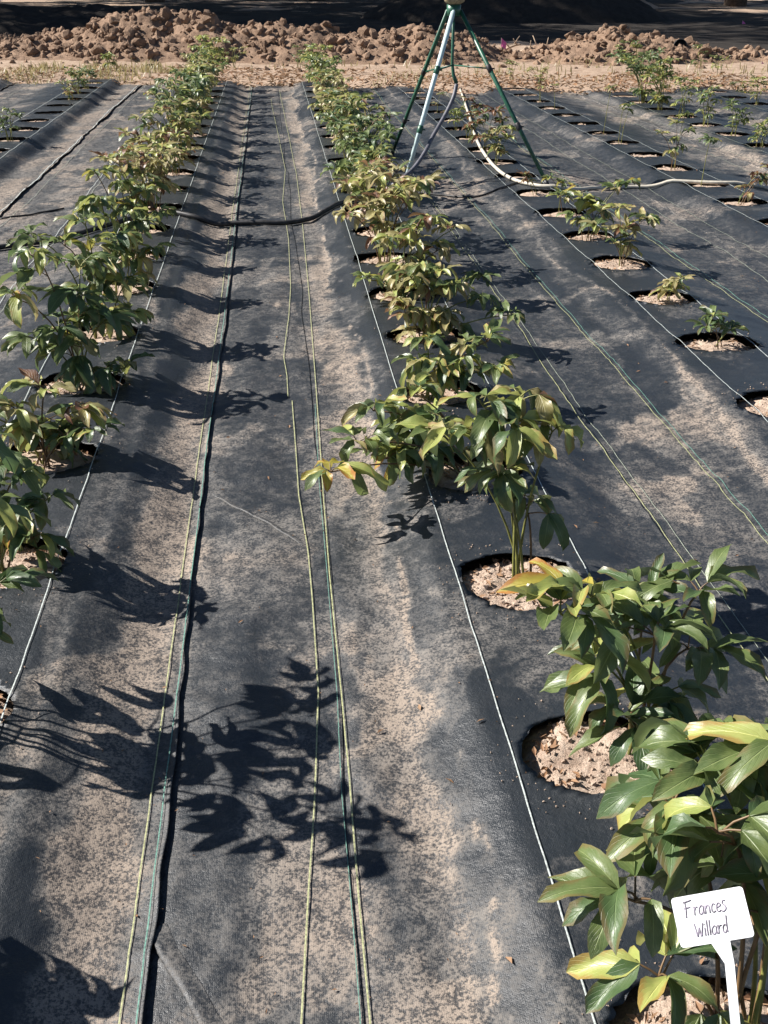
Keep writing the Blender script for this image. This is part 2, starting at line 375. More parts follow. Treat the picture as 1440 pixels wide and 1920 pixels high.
# ground beneath and beyond
def ZG(x, y):
    base = -.17 + .17 * sstep(-.5, .9, y - yend(x))
    z = base + (fbm(x * .35, y * .35, 71, 4) - .5) * .25 * sstep(18, 28, y) + (fbm(x * 3, y * 3, 72, 4) - .5) * .05 * sstep(16.5, 18.5, y)
    return z
def grid(name, xs, ys, zf, mat, warp=None):
    X, Y = np.meshgrid(xs, ys); 
    Z = zf(X, Y); nx = len(xs); ny = len(ys)
    v = np.stack([X.ravel(), Y.ravel(), Z.ravel()], 1)
    i = (np.arange(ny - 1)[:, None] * nx + np.arange(nx - 1)[None]).ravel()
    f = np.stack([i, i + 1, i + nx + 1, i + nx], 1)
    me = bpy.data.meshes.new(name); me.from_pydata(v.tolist(), [], f.tolist()); me.materials.append(mat)
    me.polygons.foreach_set('use_smooth', [True] * len(me.polygons)); me.update()
    o = bpy.data.objects.new(name, me); C.objects.link(o); o['kind'] = 'structure'; return o
xs = np.concatenate([np.linspace(-160, -10, 30), np.arange(-9.5, 16, .12), np.linspace(17, 160, 30)])
ys = np.concatenate([np.linspace(-30, 14, 12), np.arange(14.3, 20, .09), np.arange(20, 45, .3), np.linspace(46, 300, 40)])
grid('ground', xs, ys, ZG, M['ground'])

# the fabric, one sheet per seam
rows_y = [-1.2]
while rows_y[-1] < 17.0: rows_y.append(rows_y[-1] + (min(.034, max(.013, .0062 * rows_y[-1])) if rows_y[-1] > .9 else .1))
rows_y = np.array(rows_y); YM = rows_y[-1]
SEAMS = [(-5.6, 0), (-2.16, .012), (-1.075, .020), (-.118, .009), (.100, .0003), (.700, .003), (1.415, .003), (1.665, .006), (2.43, .014), (3.22, .010), (9.0, 0)]
def seam_x(i, y):
    s = SEAMS[i][0]; x = SX(s, -.062)
    return x + (fbm(y * 1.2, y * 0 + i * 3.1, 81, 2) - .5) * (.05 if i != 3 else .022)
fabric_root = None
for i in range(len(SEAMS) - 1):
    xa, xb = SX(SEAMS[i][0]), SX(SEAMS[i + 1][0])
    wdt = xb - xa; near = -2.4 < (xa + xb) / 2 < 2.6
    ncol = max(10, int(wdt / (.0145 if near else .03))); 
    if i == len(SEAMS) - 2: ncol = 110
    if i == 0: ncol = 100
    # lap under the neighbour to the left
    t = np.linspace(0, 1, ncol + 1); t = np.unique(np.concatenate([t, 1 - np.array([.034, .026, .018, .012, .007, .003]) / wdt])); ncol = len(t) - 1
    Yb = np.repeat(rows_y[:, None], ncol + 1, 1)
    XA = seam_x(i, Yb) - (.05 if i > 0 else 0); XB = seam_x(i + 1, Yb)
    if i + 1 in (2, 3, 8): XB = XB + (vn(Yb * 9, Yb * 0 + i, 83) - .5) * .008
    X = XA + (XB - XA) * t[None]
    Y = Yb * np.where(Yb > 0, yend(X) / YM, 1)
    # push to hole outlines
    R_ = np.full(X.shape, 9.0); inside = np.zeros(X.shape, bool); rimw = np.zeros(X.shape)
    dx = wdt / (ncol - 6)
    for hi, (hx, hy, hr, key, hidx) in enumerate(HOLES):
        if hx < xa - .3 or hx > xb + .3: continue
        rel_x = X - hx; rel_y = Y - hy; rr = np.hypot(rel_x, rel_y)
        m = rr < .4
        if not m.any(): continue
        th = np.arctan2(rel_y, rel_x); RR = hole_r(th, hr, hi)
        dstep = max(dx, min(.034, max(.013, .0062 * hy)))
        sn = m & (np.abs(rr - RR) < .62 * dstep) & (rr > 1e-6)
        k = np.where(sn, RR / np.maximum(rr, 1e-6), 1)
        X = np.where(sn, hx + rel_x * k, X); Y = np.where(sn, hy + rel_y * k, Y)
        inside |= m & (rr < RR - .62 * dstep)
        rimw = np.maximum(rimw, np.where(m, np.exp(-np.maximum(rr - RR, 0) / .03), 0))
    Z = HF(X, Y) + rimw * .008
    lift = SEAMS[i + 1][1]
    e = XB - X
    Z = Z + (.35 * sstep(.05, .0, e) + .65 * sstep(.016, .0, e)) * lift * (.55 + .8 * vn(Yb * 1.3, Yb * 0 + i, 85)) 
    Z = Z - sstep(.07, .045, X - XA) * (.003 if i in (4, 5, 6) else .006) * (i > 0)
    nx = ncol + 1; ny = len(rows_y)
    q = (np.arange(ny - 1)[:, None] * nx + np.arange(nx - 1)[None]).ravel()
    f = np.stack([q, q + 1, q + nx + 1, q + nx], 1)
    ins = inside.ravel(); f = f[~(ins[f].any(1))]
    # drop faces whose middle is in a hole
    cx = X.ravel()[f].mean(1); cy = Y.ravel()[f].mean(1); keep = np.ones(len(f), bool)
    for hi, (hx, hy, hr, key, hidx) in enumerate(HOLES):
        if hx < xa - .3 or hx > xb + .3: continue
        d = np.hypot(cx - hx, cy - hy); m = d < .3
        th = np.arctan2(cy - hy, cx - hx); keep &= ~(m & (d < hole_r(th, hr, hi)))
    f = f[keep]
    v = np.stack([X.ravel(), Y.ravel(), Z.ravel()], 1)
    dust = DUST(X, Y); dust = dust * (1 - .5 * np.clip(rimw * 1.3, 0, 1)); dust = dust.ravel()
    # skirts: fold the free edges down (hole rims and seams)
    ed = np.concatenate([f[:, [0, 1]], f[:, [1, 2]], f[:, [2, 3]], f[:, [3, 0]]])
    kk = np.sort(ed, 1); code = kk[:, 0] * len(v) + kk[:, 1]
    u, idx, cnt = np.unique(code, return_index=True, return_counts=True)
    be = ed[idx[cnt == 1]]
    bx = v[be].mean(1); ishole = np.zeros(len(be), bool)
    for hx, hy, hr, key, hidx in HOLES: ishole |= np.hypot(bx[:, 0] - hx, bx[:, 1] - hy) < hr * 1.35
    drop = np.where(ishole, .016, .003)
    uv_, inv = np.unique(be.ravel(), return_inverse=True)
    dd = np.zeros(len(uv_)); np.maximum.at(dd, inv, np.repeat(drop, 2))
    nv = v[uv_].copy(); nv[:, 2] -= dd
    for hx, hy, hr, key, hidx in HOLES:
        dq = np.hypot(nv[:, 0] - hx, nv[:, 1] - hy); mq = dq < hr * 1.35
        nv[mq, 0] += (nv[mq, 0] - hx) * .22; nv[mq, 1] += (nv[mq, 1] - hy) * .22; b0 = len(v)
    inv = inv.reshape(-1, 2)
    sk = np.stack([be[:, 1], be[:, 0], b0 + inv[:, 0], b0 + inv[:, 1]], 1)
    v = np.concatenate([v, nv]); dust = np.concatenate([dust, dust[uv_] * .3]); nf = len(f)
    f = np.concatenate([f, sk])
    me = bpy.data.meshes.new('ground_fabric'); me.from_pydata(v.tolist(), [], f.tolist()); me.materials.append(M['fabric'])
    sm = np.ones(len(f), bool); sm[nf:] = False
    me.polygons.foreach_set('use_smooth', sm)
    at = me.attributes.new('dust', 'FLOAT', 'POINT'); at.data.foreach_set('value', dust.astype(np.float32))
    me.update()
    o = bpy.data.objects.new('ground_fabric', me); C.objects.link(o); o['kind'] = 'structure'
    if i == 3: fabric_root = o

# marker threads woven in the cloth
def thread(s, mat, wd, y0=.3, y1=None, wob=.012, seed=0, pts=None):
    zc = 0
    x0 = SX(s)
    for _ in range(3): x0 = SX(s, float(prof(x0)))
    ye = float(yend(x0)) - .03 if y1 is None else y1
    ys = [y0]
    while ys[-1] < ye: ys.append(ys[-1] + max(.012, .009 * ys[-1]))
    ys[-1] = ye; ys = np.array(ys)
    if pts is not None:
        xx = np.interp(ys, [p[1] for p in pts], [p[0] for p in pts])
    else:
        xx = x0 + (fbm(ys * .8, ys * 0 + s * 9, 91 + seed, 3) - .5) * wob * 2
    wd *= .50
    z1 = HF(xx - wd / 2, ys); z2 = HF(xx + wd / 2, ys); zm = HF(xx, ys)
    # keep above neighbouring facets
    zt = np.maximum(np.maximum(z1, z2), zm)
    up = .0030 + .0010 * ys ** .5
    if wob >= 0 and abs(s + .118) < .05: up = up + .008 * np.clip((xx - (SX(-.118, -.062) - .03)) / .03, 0, 1)
    for hx, hy, hr, key, hidx in HOLES:                # ride over the raised rims
        if abs(hx - x0) > .5 and pts is None: continue
        dq = np.hypot(xx - hx, ys - hy); th = np.arctan2(ys - hy, xx - hx)
        up = np.maximum(up, .0035 + .011 * np.exp(-np.maximum(dq - hr * .9, 0) / .045) * (dq < .45))
    v = []; f = []
    for k in range(len(ys)):
        w_ = wd / 2 * (1 + .12 * ((k % 2) * 2 - 1) * (ys[k] < 5))
        v += [(xx[k] - w_, ys[k], zt[k] + up[k] - .0004), (xx[k], ys[k], zt[k] + up[k]), (xx[k] + w_, ys[k], zt[k] + up[k] - .0004)]
        if k: b = 3 * (k - 1); f += [(b, b + 1, b + 4, b + 3), (b + 1, b + 2, b + 5, b + 4)]
    o = link('thread_line', v, f, mat, fabric_root)
def inv_px(lst): 
    out = []
    for px, py in lst: g = GS(px, py); out.append((g.x, g.y))
    return sorted(out, key=lambda q: q[1])
thread(.31, M['line_w'], .0062, wob=.004); thread(.532, M['line_w'], .006, wob=.006)
thread(-.350, M['line_w'], .0062, wob=.004); thread(-.56, M['line_w'], .006, wob=.006)
thread(1.10, M['line_w'], .006, wob=.006); thread(1.285, M['line_w'], .007, wob=.008)
thread(1.93, M['line_w'], .007, wob=.01); thread(2.125, M['line_w'], .007, wob=.01)
thread(2.69, M['line_d'], .008, wob=.01); thread(2.88, M['line_d'], .008, wob=.01); thread(3.5, M['line_d'], .008)
thread(-1.395, M['line_w'], .008, wob=.01); thread(-1.63, M['line_w'], .008, wob=.01)
thread(0, M['line_y'], .0066, pts=inv_px([(562, 1990), (565, 1920), (577, 1700), (590, 1500), (597, 1300), (586, 1130), (578, 1040), (560, 930), (555, 850), (545, 715)]), y0=1.05, y1=4.05)
thread(0, M['line_y'], .0062, pts=inv_px([(538, 706), (532, 670), (541, 600), (545, 540), (541, 450), (530, 380), (535, 320), (523, 260), (510, 200), (506, 170)]), y0=4.1, y1=15.2)
thread(0, M['line_y'], .0066, pts=inv_px([(700, 1990), (694, 1920), (672, 1680), (655, 1460), (640, 1300), (618, 1080), (606, 930), (594, 750), (580, 560), (568, 430), (556, 330), (538, 240), (524, 170)]), y0=1.05, y1=16.4)
thread(0, M['line_g'], .0035, pts=inv_px([(678, 1990), (675, 1900), (655, 1650), (640, 1480), (632, 1300), (612, 1060), (598, 900), (588, 700)]), y0=1.05, y1=4.0)
thread(-.139, M['line_y'], .0062, wob=.008, seed=0); thread(-.1225, M['line_g'], .0055, wob=.008, seed=0)
for s, mt, wd in ((.697, 'line_y', .006), (.715, 'line_d', .005), (.866, 'line_y', .006), (.878, 'line_g', .005), (1.405, 'line_y', .007), (1.425, 'line_g', .007),
                  (1.60, 'line_d', .007), (1.72, 'line_d', .006), (2.36, 'line_d', .008), (2.5, 'line_d', .007), (3.1, 'line_d', .008),
                  (-.79, 'line_w', .007), (-.772, 'line_d', .006), (-1.02, 'line_d', .006), (-2.0, 'line_d', .007), (-1.09, 'line_w', .014), (-2.3, 'line_w', .01)):
    thread(s, M[mt], wd, wob=.03 if s in (1.405, 1.425, .697, .715) else .02)

# soil in each planting hole, with crumbs and bits of dead leaf
def leafbit(mb, c, size, r):
    a = r.uniform(0, 6.28); tx = r.uniform(-.5, .5); ty = r.uniform(-.5, .5)
    Mx = Matrix.Rotation(a, 3, 'Z') @ Matrix.Rotation(tx, 3, 'X') @ Matrix.Rotation(ty, 3, 'Y')
    w_ = size * r.uniform(.25, .5); cu = size * r.uniform(.05, .3)
    q = [(-size / 2, 0, 0), (0, -w_ / 2, cu), (size / 2, 0, cu * .3), (0, w_ / 2, cu * .6)]
    b = len(mb.v); mb.v += [Vector(c) + Mx @ Vector(p) for p in q]; mb.f += [(b, b + 1, b + 2), (b, b + 2, b + 3)]
def crumb(mb, c, s, r):
    b = len(mb.v); pts = [(1, 0, 0), (-1, 0, 0), (0, 1, 0), (0, -1, 0), (0, 0, 1), (0, 0, -1)]
    Mx = Quaternion((r.uniform(-1, 1), r.uniform(-1, 1), r.uniform(-1, 1), r.uniform(-1, 1) + .01)).normalized().to_matrix()
    mb.v += [Vector(c) + Mx @ (Vector(p) * s * r.uniform(.5, 1.1)) for p in pts]
    mb.f += [tuple(b + i for i in t) for t in ((0, 2, 4), (2, 1, 4), (1, 3, 4), (3, 0, 4), (2, 0, 5), (1, 2, 5), (3, 1, 5), (0, 3, 5))]
for hi, (hx, hy, hr, key, hidx) in enumerate(HOLES):
    r = random.Random(hi * 13 + 5); near = hy < 7
    nr, na = (18, 48) if near else (6, 20)
    z0 = hf(hx, hy) - .022
    vs = []; fs = []
    def sz(x, y): return z0 + .006 - .020 * min(1.2, math.hypot(x - hx, y - hy) / hr) ** 5 + (fbm(np.array([x * 22]), np.array([y * 22]), 101, 4)[0] - .5) * .030 + (fbm(np.array([x * 5]), np.array([y * 5]), 102, 2)[0] - .5) * .03
    vs.append((hx, hy, sz(hx, hy)))
    for a in range(1, nr + 1):
        for b in range(na):
            th = 2 * math.pi * b / na; q = hr * 1.22 * a / nr
            x, y = hx + q * math.cos(th), hy + q * math.sin(th); vs.append((x, y, sz(x, y)))
    for b in range(na): fs.append((0, 1 + b, 1 + (b + 1) % na))
    for a in range(nr - 1):
        for b in range(na):
            i0 = 1 + a * na; fs.append((i0 + b, i0 + na + b, i0 + na + (b + 1) % na, i0 + (b + 1) % na))
    so_ = link('soil', vs, fs, M['soil']); so_['kind'] = 'structure'
    mb = MB(); ml = MB()
    for k in range(420 if hy < 3 else (150 if near else 14)):
        th = r.uniform(0, 6.28); q = hr * .97 * math.sqrt(r.random()); x, y = hx + q * math.cos(th), hy + q * math.sin(th)
        crumb(mb, (x, y, sz(x, y) + .001), (.0015 + .0095 * r.random() ** 2.2) * (1 if near else 1.6), r)
    for k in range(90 if hy < 4 else (30 if near else 0)):
        th = r.uniform(0, 6.28); q = hr * (1.06 + .5 * r.random() ** 2.5); x, y = hx + q * math.cos(th), hy + q * math.sin(th)
        crumb(mb, (x, y, hf(x, y) + .003), r.uniform(.001, .004), r)
    for k in range(120 if hy < 3 else (55 if near else 8)):
        th = r.uniform(0, 6.28); q = hr * (1 - .55 * r.random() ** 2) * .95; x, y = hx + q * math.cos(th), hy + q * math.sin(th)
        leafbit(ml, (x, y, sz(x, y) + .005), r.uniform(.012, .034), r)
    c_ = mb.build('soil_crumbs', M['soil'], so_, False); c_['kind'] = 'stuff'
    c_ = ml.build('leaf_litter', M['dry'], so_, False); c_['kind'] = 'stuff'

# debris lying on the cloth
mb = MB(); r = random.Random(3)
for k in range(1500):
    y = 1.2 + 14 * r.random() ** 1.2; x = r.uniform(-.24 * y - .6, .52 * y + .8)
    leafbit(mb, (x, y, hf(x, y) + .004), r.uniform(.003, .011) if r.random() < .86 else r.uniform(.012, .026), r)
o = mb.build('leaf_scraps', M['dry'], None, False); o['kind'] = 'stuff'; o['label'] = 'scattered dry leaf scraps lying on the black fabric'; o['category'] = 'leaf litter'

# creases in the middle cloth
def crease(pts, h, wd):
    cl = catmull([GS(*p) for p in pts], 10); v = []; f = []
    n_ = len(cl)
    for k, p in enumerate(cl):
        d = (cl[min(k + 1, n_ - 1)] - cl[max(k - 1, 0)]).normalized(); sd = Vector((d.y, -d.x, 0))
        e = math.sin(math.pi * k / (n_ - 1)) ** .6
        hh = h * e * rnd.uniform(.75, 1.2); 
        for u, z in ((-1.0, -.001), (-.5, .35), (.1, .95), (.55, .9), (.62, .3), (.6, -.1)):
            q = p + sd * wd * u; v.append((q.x, q.y, hf(q.x, q.y) + .001 + z * hh))
    for k in range(n_ - 1):
        for j in range(5): b = k * 6 + j; f.append((b, b + 1, b + 7, b + 6))
    o = link('crease', v, f, M['fabric'], fabric_root)
    at = o.data.attributes.new('dust', 'FLOAT', 'POINT'); at.data.foreach_set('value', np.full(len(v), .42, np.float32))
crease([(290, 1740), (312, 1790), (350, 1850), (372, 1890), (400, 1935)], .009, .022)
crease([(400, 925), (450, 955), (510, 985), (570, 1022)], .007, .012)

# ------------------------------------------------------------------ leaves
NU, NV = 6, 4
def leaf_shape(r, droop, fold, wave, W=.40):
    v = []; uv = []; f = []
    tw = r.uniform(-.35, .35); side = r.uniform(-.25, .25)
    ph = r.uniform(0, 6.28); asym = r.uniform(.9, 1.1)
    # centre line
    cx, cz, cy = 0., 0., 0.; c = [(0., 0., 0., .15)]
    for i in range(1, NU + 1):
        u = i / NU; ang = .15 - droop * u ** 1.2
        cx += math.cos(ang) / NU; cz += math.sin(ang) / NU; cy += side * u / NU; c.append((cx, cy, cz, ang))
    for i in range(NU + 1):
        u = i / NU; x, y, z, ang = c[i]
        wd = W * .5 * min(1, (u * 1.02 + .02) ** .62 * (1.02 - u) ** .78 * 2.05)
        if i == 0: wd = W * .035
        if i == NU: wd = W * .012
        for j in range(NV + 1):
            t = j / NV * 2 - 1
            yy = t * wd * (asym if t > 0 else 2 - asym)
            zz = abs(t) ** 1.3 * wd * fold + wave * W * .18 * math.sin(ph + u * 9 + (2 if t > 0 else 0)) * abs(t) * (1 if 0 < i < NU else 0)
            ca, sa = math.cos(tw * u), math.sin(tw * u)
            yy, zz = yy * ca - zz * sa, yy * sa + zz * ca
            v.append((x - math.sin(ang) * zz, y + yy, z + math.cos(ang) * zz)); uv.append((u, j / NV))
    for i in range(NU):
        for j in range(NV):
            b = i * (NV + 1) + j; f.append((b, b + NV + 1, b + NV + 2, b + 1))
    return v, f, uv
SH = []
rl = random.Random(11)
for k in range(14):
    dr = [.3, .5, .7, .9, 1.2, 1.6, .6, .8, 1.0, 1.4, .4, 1.9, 1.1, .75][k]
    SH.append(leaf_shape(rl, dr, rl.uniform(.2, .85), rl.uniform(.3, 1.3), rl.uniform(.35, .47)))
LM = {}
def leaf_mesh(k, mat):
    if (k, mat) not in LM:
        v, f, uv = SH[k]
        me = bpy.data.meshes.new('leaf'); me.from_pydata(v, [], f); me.materials.append(M[mat])
        me.polygons.foreach_set('use_smooth', [True] * len(f))
        ul = me.uv_layers.new(name='UVMap'); li = np.zeros(len(me.loops), np.int32); me.loops.foreach_get('vertex_index', li)
        ul.data.foreach_set('uv', np.asarray(uv, np.float32)[li].ravel()); me.update(); LM[(k, mat)] = me
    return LM[(k, mat)]
def frame(p, d, n, s):
    d = d.normalized(); n = (n - d * n.dot(d)); n = n.normalized() if n.length > 1e-4 else d.orthogonal().normalized()
    y = n.cross(d)
    return Matrix(((d.x * s, y.x * s, n.x * s, p.x), (d.y * s, y.y * s, n.y * s, p.y), (d.z * s, y.z * s, n.z * s, p.z), (0, 0, 0, 1)))
PAL = {'green': [('green', 7), ('dark', 3.5), ('lime', .5)], 'deep': [('dark', 6), ('green', 4), ('lime', .5), ('bronze', .4)],
       'greenyellow': [('green', 5), ('lime', 3), ('bronze', .8), ('dark', 1.5), ('yellow', .4)],
       'bronze': [('bronze', 7), ('lime', 2.6), ('green', 1), ('brown', 1.6), ('dark', .8)], 'mixed': [('bronze', 4.5), ('green', 2.4), ('lime', 3.2), ('dark', 1.5), ('brown', .4)],
       'bright': [('lime', 5), ('green', 4), ('yellow', .3)], 'red': [('brown', 5), ('bronze', 2), ('green', 1.5), ('dark', 1)], 'yellow': [('yellow', 2.2), ('lime', 2.5), ('green', 2)]}
def pick(r, pal):
    it = PAL[pal]; t = r.uniform(0, sum(w_ for _, w_ in it))
    for m_, w_ in it:
        t -= w_
        if t <= 0: return m_
    return it[0][0]

def stem_curve(p0, p1, r, arch=.5):
    h = p1.z - p0.z; out = Vector((p1.x - p0.x, p1.y - p0.y, 0))
    c1 = p0 + Vector((0, 0, h * .45)) + out * .12 * (1 - arch); c2 = p0 + Vector((0, 0, h * (.75 + .3 * arch))) + out * (.55 - .15 * arch)
    j = [Vector((r.uniform(-.012, .012), r.uniform(-.012, .012), 0)) for _ in range(2)]
    c1 += j[0]; c2 += j[1]; P = []
    for k in range(9):
        t = k / 8; P.append((1 - t) ** 3 * p0 + 3 * (1 - t) ** 2 * t * c1 + 3 * (1 - t) * t * t * c2 + t ** 3 * p1)
    return P
def along(P, t):
    q = t * (len(P) - 1); i = min(int(q), len(P) - 2); f_ = q - i
    return P[i].lerp(P[i + 1], f_), (P[i + 1] - P[i]).normalized()

NEARDIST = 9.3
def peony(base, tips, size, pal, seed, label, group, nodes=4, droop=(0, 13), t0=.32, rstem=.0042, pet=.075, sparse=0.0, side=.55, hang=0.0, keep=None, cat='peony plant', name='peony_plant'):
    """tips: list of (Vector tip, palette or None). Leaves are single parts on plants near enough to pick them apart."""
    r = random.Random(seed)
    root = empty(name, base, label, cat, group)
    single = base[1] < NEARDIST
    FV = MB(); FM = []; fm_names = []
    def leaf(p, d, n, s, pl):
        m_ = pick(r, pl); k = r.randint(droop[0], droop[1])
        if keep and not (keep(p) and keep(p + d.normalized() * s * .7)): return
        Mx = frame(p, d, n, s)
        if single:
            o = bpy.data.objects.new('leaf', leaf_mesh(k, m_)); C.objects.link(o); o.parent = root
            o.matrix_local = Matrix.Translation(-Vector(base)) @ Mx
        else:
            v, f, uv = SH[k]; b = len(FV.v)
            FV.v += [Mx @ Vector(q) for q in v]; FV.uv += uv; FV.f += [tuple(b + i for i in q) for q in f]
            if m_ not in fm_names: fm_names.append(m_)
            FV.mi += [fm_names.index(m_)] * len(f)
    def compound(p, az, el, L, s, pl, mbs, full):
        d = Vector((math.cos(az) * math.cos(el), math.sin(az) * math.cos(el), math.sin(el)))
        hz = Vector((math.cos(az), math.sin(az), 0))
        mid = p + d * L * .55; e = p + d * L * .75 + (d * .4 + hz * .6) * L * .35
        mbs.tube([p, mid, e], [.0021, .0018, .0014], 5, False)
        fl = el - r.uniform(.35, .8) - hang * r.uniform(.4, 1)
        for a_, sc_ in ((0, 1.0), (r.uniform(.7, 1.05), .86), (-r.uniform(.7, 1.05), .86)):
            if a_ and r.random() < sparse: continue
            q = az + a_ + r.uniform(-.15, .15); ee = fl + r.uniform(-.25, .25)
            dd = Vector((math.cos(q) * math.cos(ee), math.sin(q) * math.cos(ee), math.sin(ee)))
            nn = Vector((r.uniform(-.35, .35), r.uniform(-.35, .35), 1))
            leaf(e, dd, nn, s * sc_ * r.uniform(.82, 1.15), pl)
        if full:
            for sg in (1, -1):
                if r.random() > side: continue
                q = az + sg * r.uniform(.8, 1.2); ee = fl + r.uniform(-.1, .35)
                dd = Vector((math.cos(q) * math.cos(ee), math.sin(q) * math.cos(ee), math.sin(ee)))
                pp = mid + dd * s * .18; mbs.tube([mid, pp], .0014, 4, False)
                leaf(pp, dd, Vector((r.uniform(-.4, .4), r.uniform(-.4, .4), 1)), s * r.uniform(.7, .95), pl)
                if r.random() < .5:
                    q2 = q + r.uniform(.6, 1.0) * r.choice((-1, 1)); dd = Vector((math.cos(q2) * math.cos(ee), math.sin(q2) * math.cos(ee), math.sin(ee - .1)))
                    leaf(pp, dd, Vector((r.uniform(-.4, .4), r.uniform(-.4, .4), 1)), s * r.uniform(.6, .85), pl)
    farstem = MB()
    for ti, tp in enumerate(tips):
        tip, pl = tp[0], ((tp[1] if len(tp) > 1 else None) or pal); nn_ = tp[2] if len(tp) > 2 else nodes
        p0 = Vector(base) + Vector((r.uniform(-.035, .035), r.uniform(-.035, .035), -.045))
        P = stem_curve(p0, Vector(tip), r, r.uniform(.2, .9))
        mbs = MB() if single else farstem
        mbs.tube(P, [rstem * (1 - .45 * k / 8) for k in range(9)], 6)
        az = r.uniform(0, 6.28)
        for k in range(nn_):
            t = t0 + (1 - t0) * (k + .3) / max(1, nn_ - .7) if nn_ > 1 else 1; t = min(t, .97)
            p, d = along(P, t); az += 2.4 + r.uniform(-.3, .3)
            top = k / max(1, nn_ - 1)
            compound(p, az, .45 + .45 * top + r.uniform(-.15, .15), pet * r.uniform(.7, 1.25) * (1 - .35 * top), size * (.85 + .25 * math.sin(math.pi * (.2 + .7 * top))), pl, mbs, top < .85)
        # crown of young leaves at the tip
        for q in range(3):
            az += 2.1 + r.uniform(-.3, .3)
            compound(P[-1], az, .75 + r.uniform(-.2, .3), pet * .45, size * r.uniform(.7, .95), pl, mbs, False)
        if single:
            o = mbs.build('stem', M['stem'] if r.random() < .6 else M['stem_red']); rel(o, root)
    if not single:
        o = farstem.build('stems', M['stem']); rel(o, root)
        o = link('foliage', FV.v, FV.f, None, None, True, FV.uv, [M[q] for q in fm_names], FV.mi); rel(o, root); o['kind'] = 'stuff'
    return root
def B(key, i, dx=0, dy=0):
    x, y, r_ = HD[(key, i)]; return (x + dx, y + dy, hf(x, y) - .01)
def T(base, lst):
    out = []
    for q in lst:
        px, py, dy = q[:3]; out.append((PY(px, py, base[1] + dy), q[3] if len(q) > 3 else None, *(q[4:5])))
    return out
GL = 'peony plants in the row left of the middle path'; GR = 'peony plants in the row right of the middle path'
G3 = 'small peony plants in the third row'; G4 = 'seedlings in the fourth row'; G5 = 'peony plants in the fifth row'
# --- row right of the middle path, from the front
def proj(p):
    q = CR.transposed() @ (Vector(p) - cam.location); return 720 + F * q.x / -q.z, 960 - F * q.y / -q.z, -q.z
zc = 1.36
nrm0 = Vector((-.46, -.42, .78)).normalized(); c0 = Vector((0, 0, CAMH)) + ray(1335, 1720) * zc
def onplane(px, py):
    d = ray(px, py); o_ = Vector((0, 0, CAMH)); return o_ + d * ((c0 - o_).dot(nrm0) / d.dot(nrm0))
ux = (onplane(1400, 1706.5) - onplane(1270, 1728.5)).normalized(); uy = nrm0.cross(ux).normalized()
def clear_marker(p):                                   # foliage stays clear of the name marker's face
    x, y, z = proj(p)
    if z < 1.52 and (1240 < x < 1425 and 1650 < y < 1800 or 1310 < x < 1390 and y > 1750): return False
    t = (c0 - p).dot(nrm0) / ldir.dot(nrm0)             # nor does it shade that face
    if t > 0:
        q = p + ldir * t - c0
        if -.060 < q.dot(ux) < .080 and -.055 < q.dot(uy) < .060: return False
    return True
b = B('R2', 0, .04, .02)
peony(b, T(b, [(1398, 1400, .10, None, 3), (1330, 1450, .08), (1345, 1560, -.06), (1265, 1500, .06), (1190, 1690, -.04, 'green', 2), (1235, 1830, .02, 'greenyellow', 2), (1430, 1560, -.02), (1480, 1420, .05), (1480, 1640, -.05)]),
      .132, 'green', 101, 'large green peony at the front right corner behind the white name marker', GR, 3, pet=.07, t0=.55, side=.4, hang=0.5, keep=clear_marker)
b = B('R2', 1, .085, .02)
peony(b, T(b, [(1108, 1118, .02, 'yellow', 1), (1050, 1150, -.02, 'green', 1), (1205, 1120, .10), (1310, 1110, .06), (1225, 1190, -.05), (1290, 1215, .04), (1130, 1250, .0, 'greenyellow', 1), (1175, 1345, -.06, 'green', 1), (1250, 1300, .0)]),
      .135, 'green', 103, 'glossy green peony with one yellow sprig in the second soil hole from the front', GR, 1, pet=.06, t0=.5, side=.4)
b = B('R2', 2, -.005, .0)
peony(b, T(b, [(975, 745, .10, 'bronze', 1), (905, 760, .05), (890, 815, .0), (1035, 810, .05), (830, 810, .08), (940, 895, -.03, 'green', 2), (985, 950, .02, 'green', 2), (960, 800, 0)]),
      0.13, 'greenyellow', 117, 'tall peony with bare lower stems and bronze tips in the third hole from the front', GR, 1, pet=.07, t0=.82, side=.4, hang=0.55)
b = B('R2', 3, -.03, .0)
peony(b, T(b, [(700, 770, -.02, None, 2), (670, 830, -.10), (740, 840, 0), (620, 885, -.25, 'yellow', 1), (775, 735, .05), (820, 790, -.02), (760, 800, .06), (720, 860, -.08), (800, 850, -.04, 'deep')]),
      .128, 'greenyellow', 119, 'spreading peony whose long low branch reaches over the middle path with yellow leaves', GR, 2, pet=.06, t0=.5, hang=0.4)
b = B('R2', 4, -.04, .0)
peony(b, T(b, [(870, 650, .02), (915, 640, .0), (785, 680, -.02), (930, 690, -.05), (830, 690, 0), (800, 640, .03), (880, 700, -.05)]), .118, 'greenyellow', 123, 'open peony with thin stems in the fifth hole right of the path', GR, 2, pet=.05, t0=.5, hang=0.5)
b = B('R2', 5)
peony(b, T(b, [(770, 520, 0), (800, 540, .05), (745, 565, 0, 'bronze'), (850, 540, 0), (960, 590, -.1, 'green', 2), (905, 560, .0, 'green', 2), (840, 590, -.05), (790, 500, .08), (760, 590, -.05, 'bronze'), (830, 510, .05)]), .118, 'mixed', 129, 'dense yellowing peony with one green branch leaning right over the threads', GR, 3, pet=.05, hang=0.5)
b = B('R2', 6)
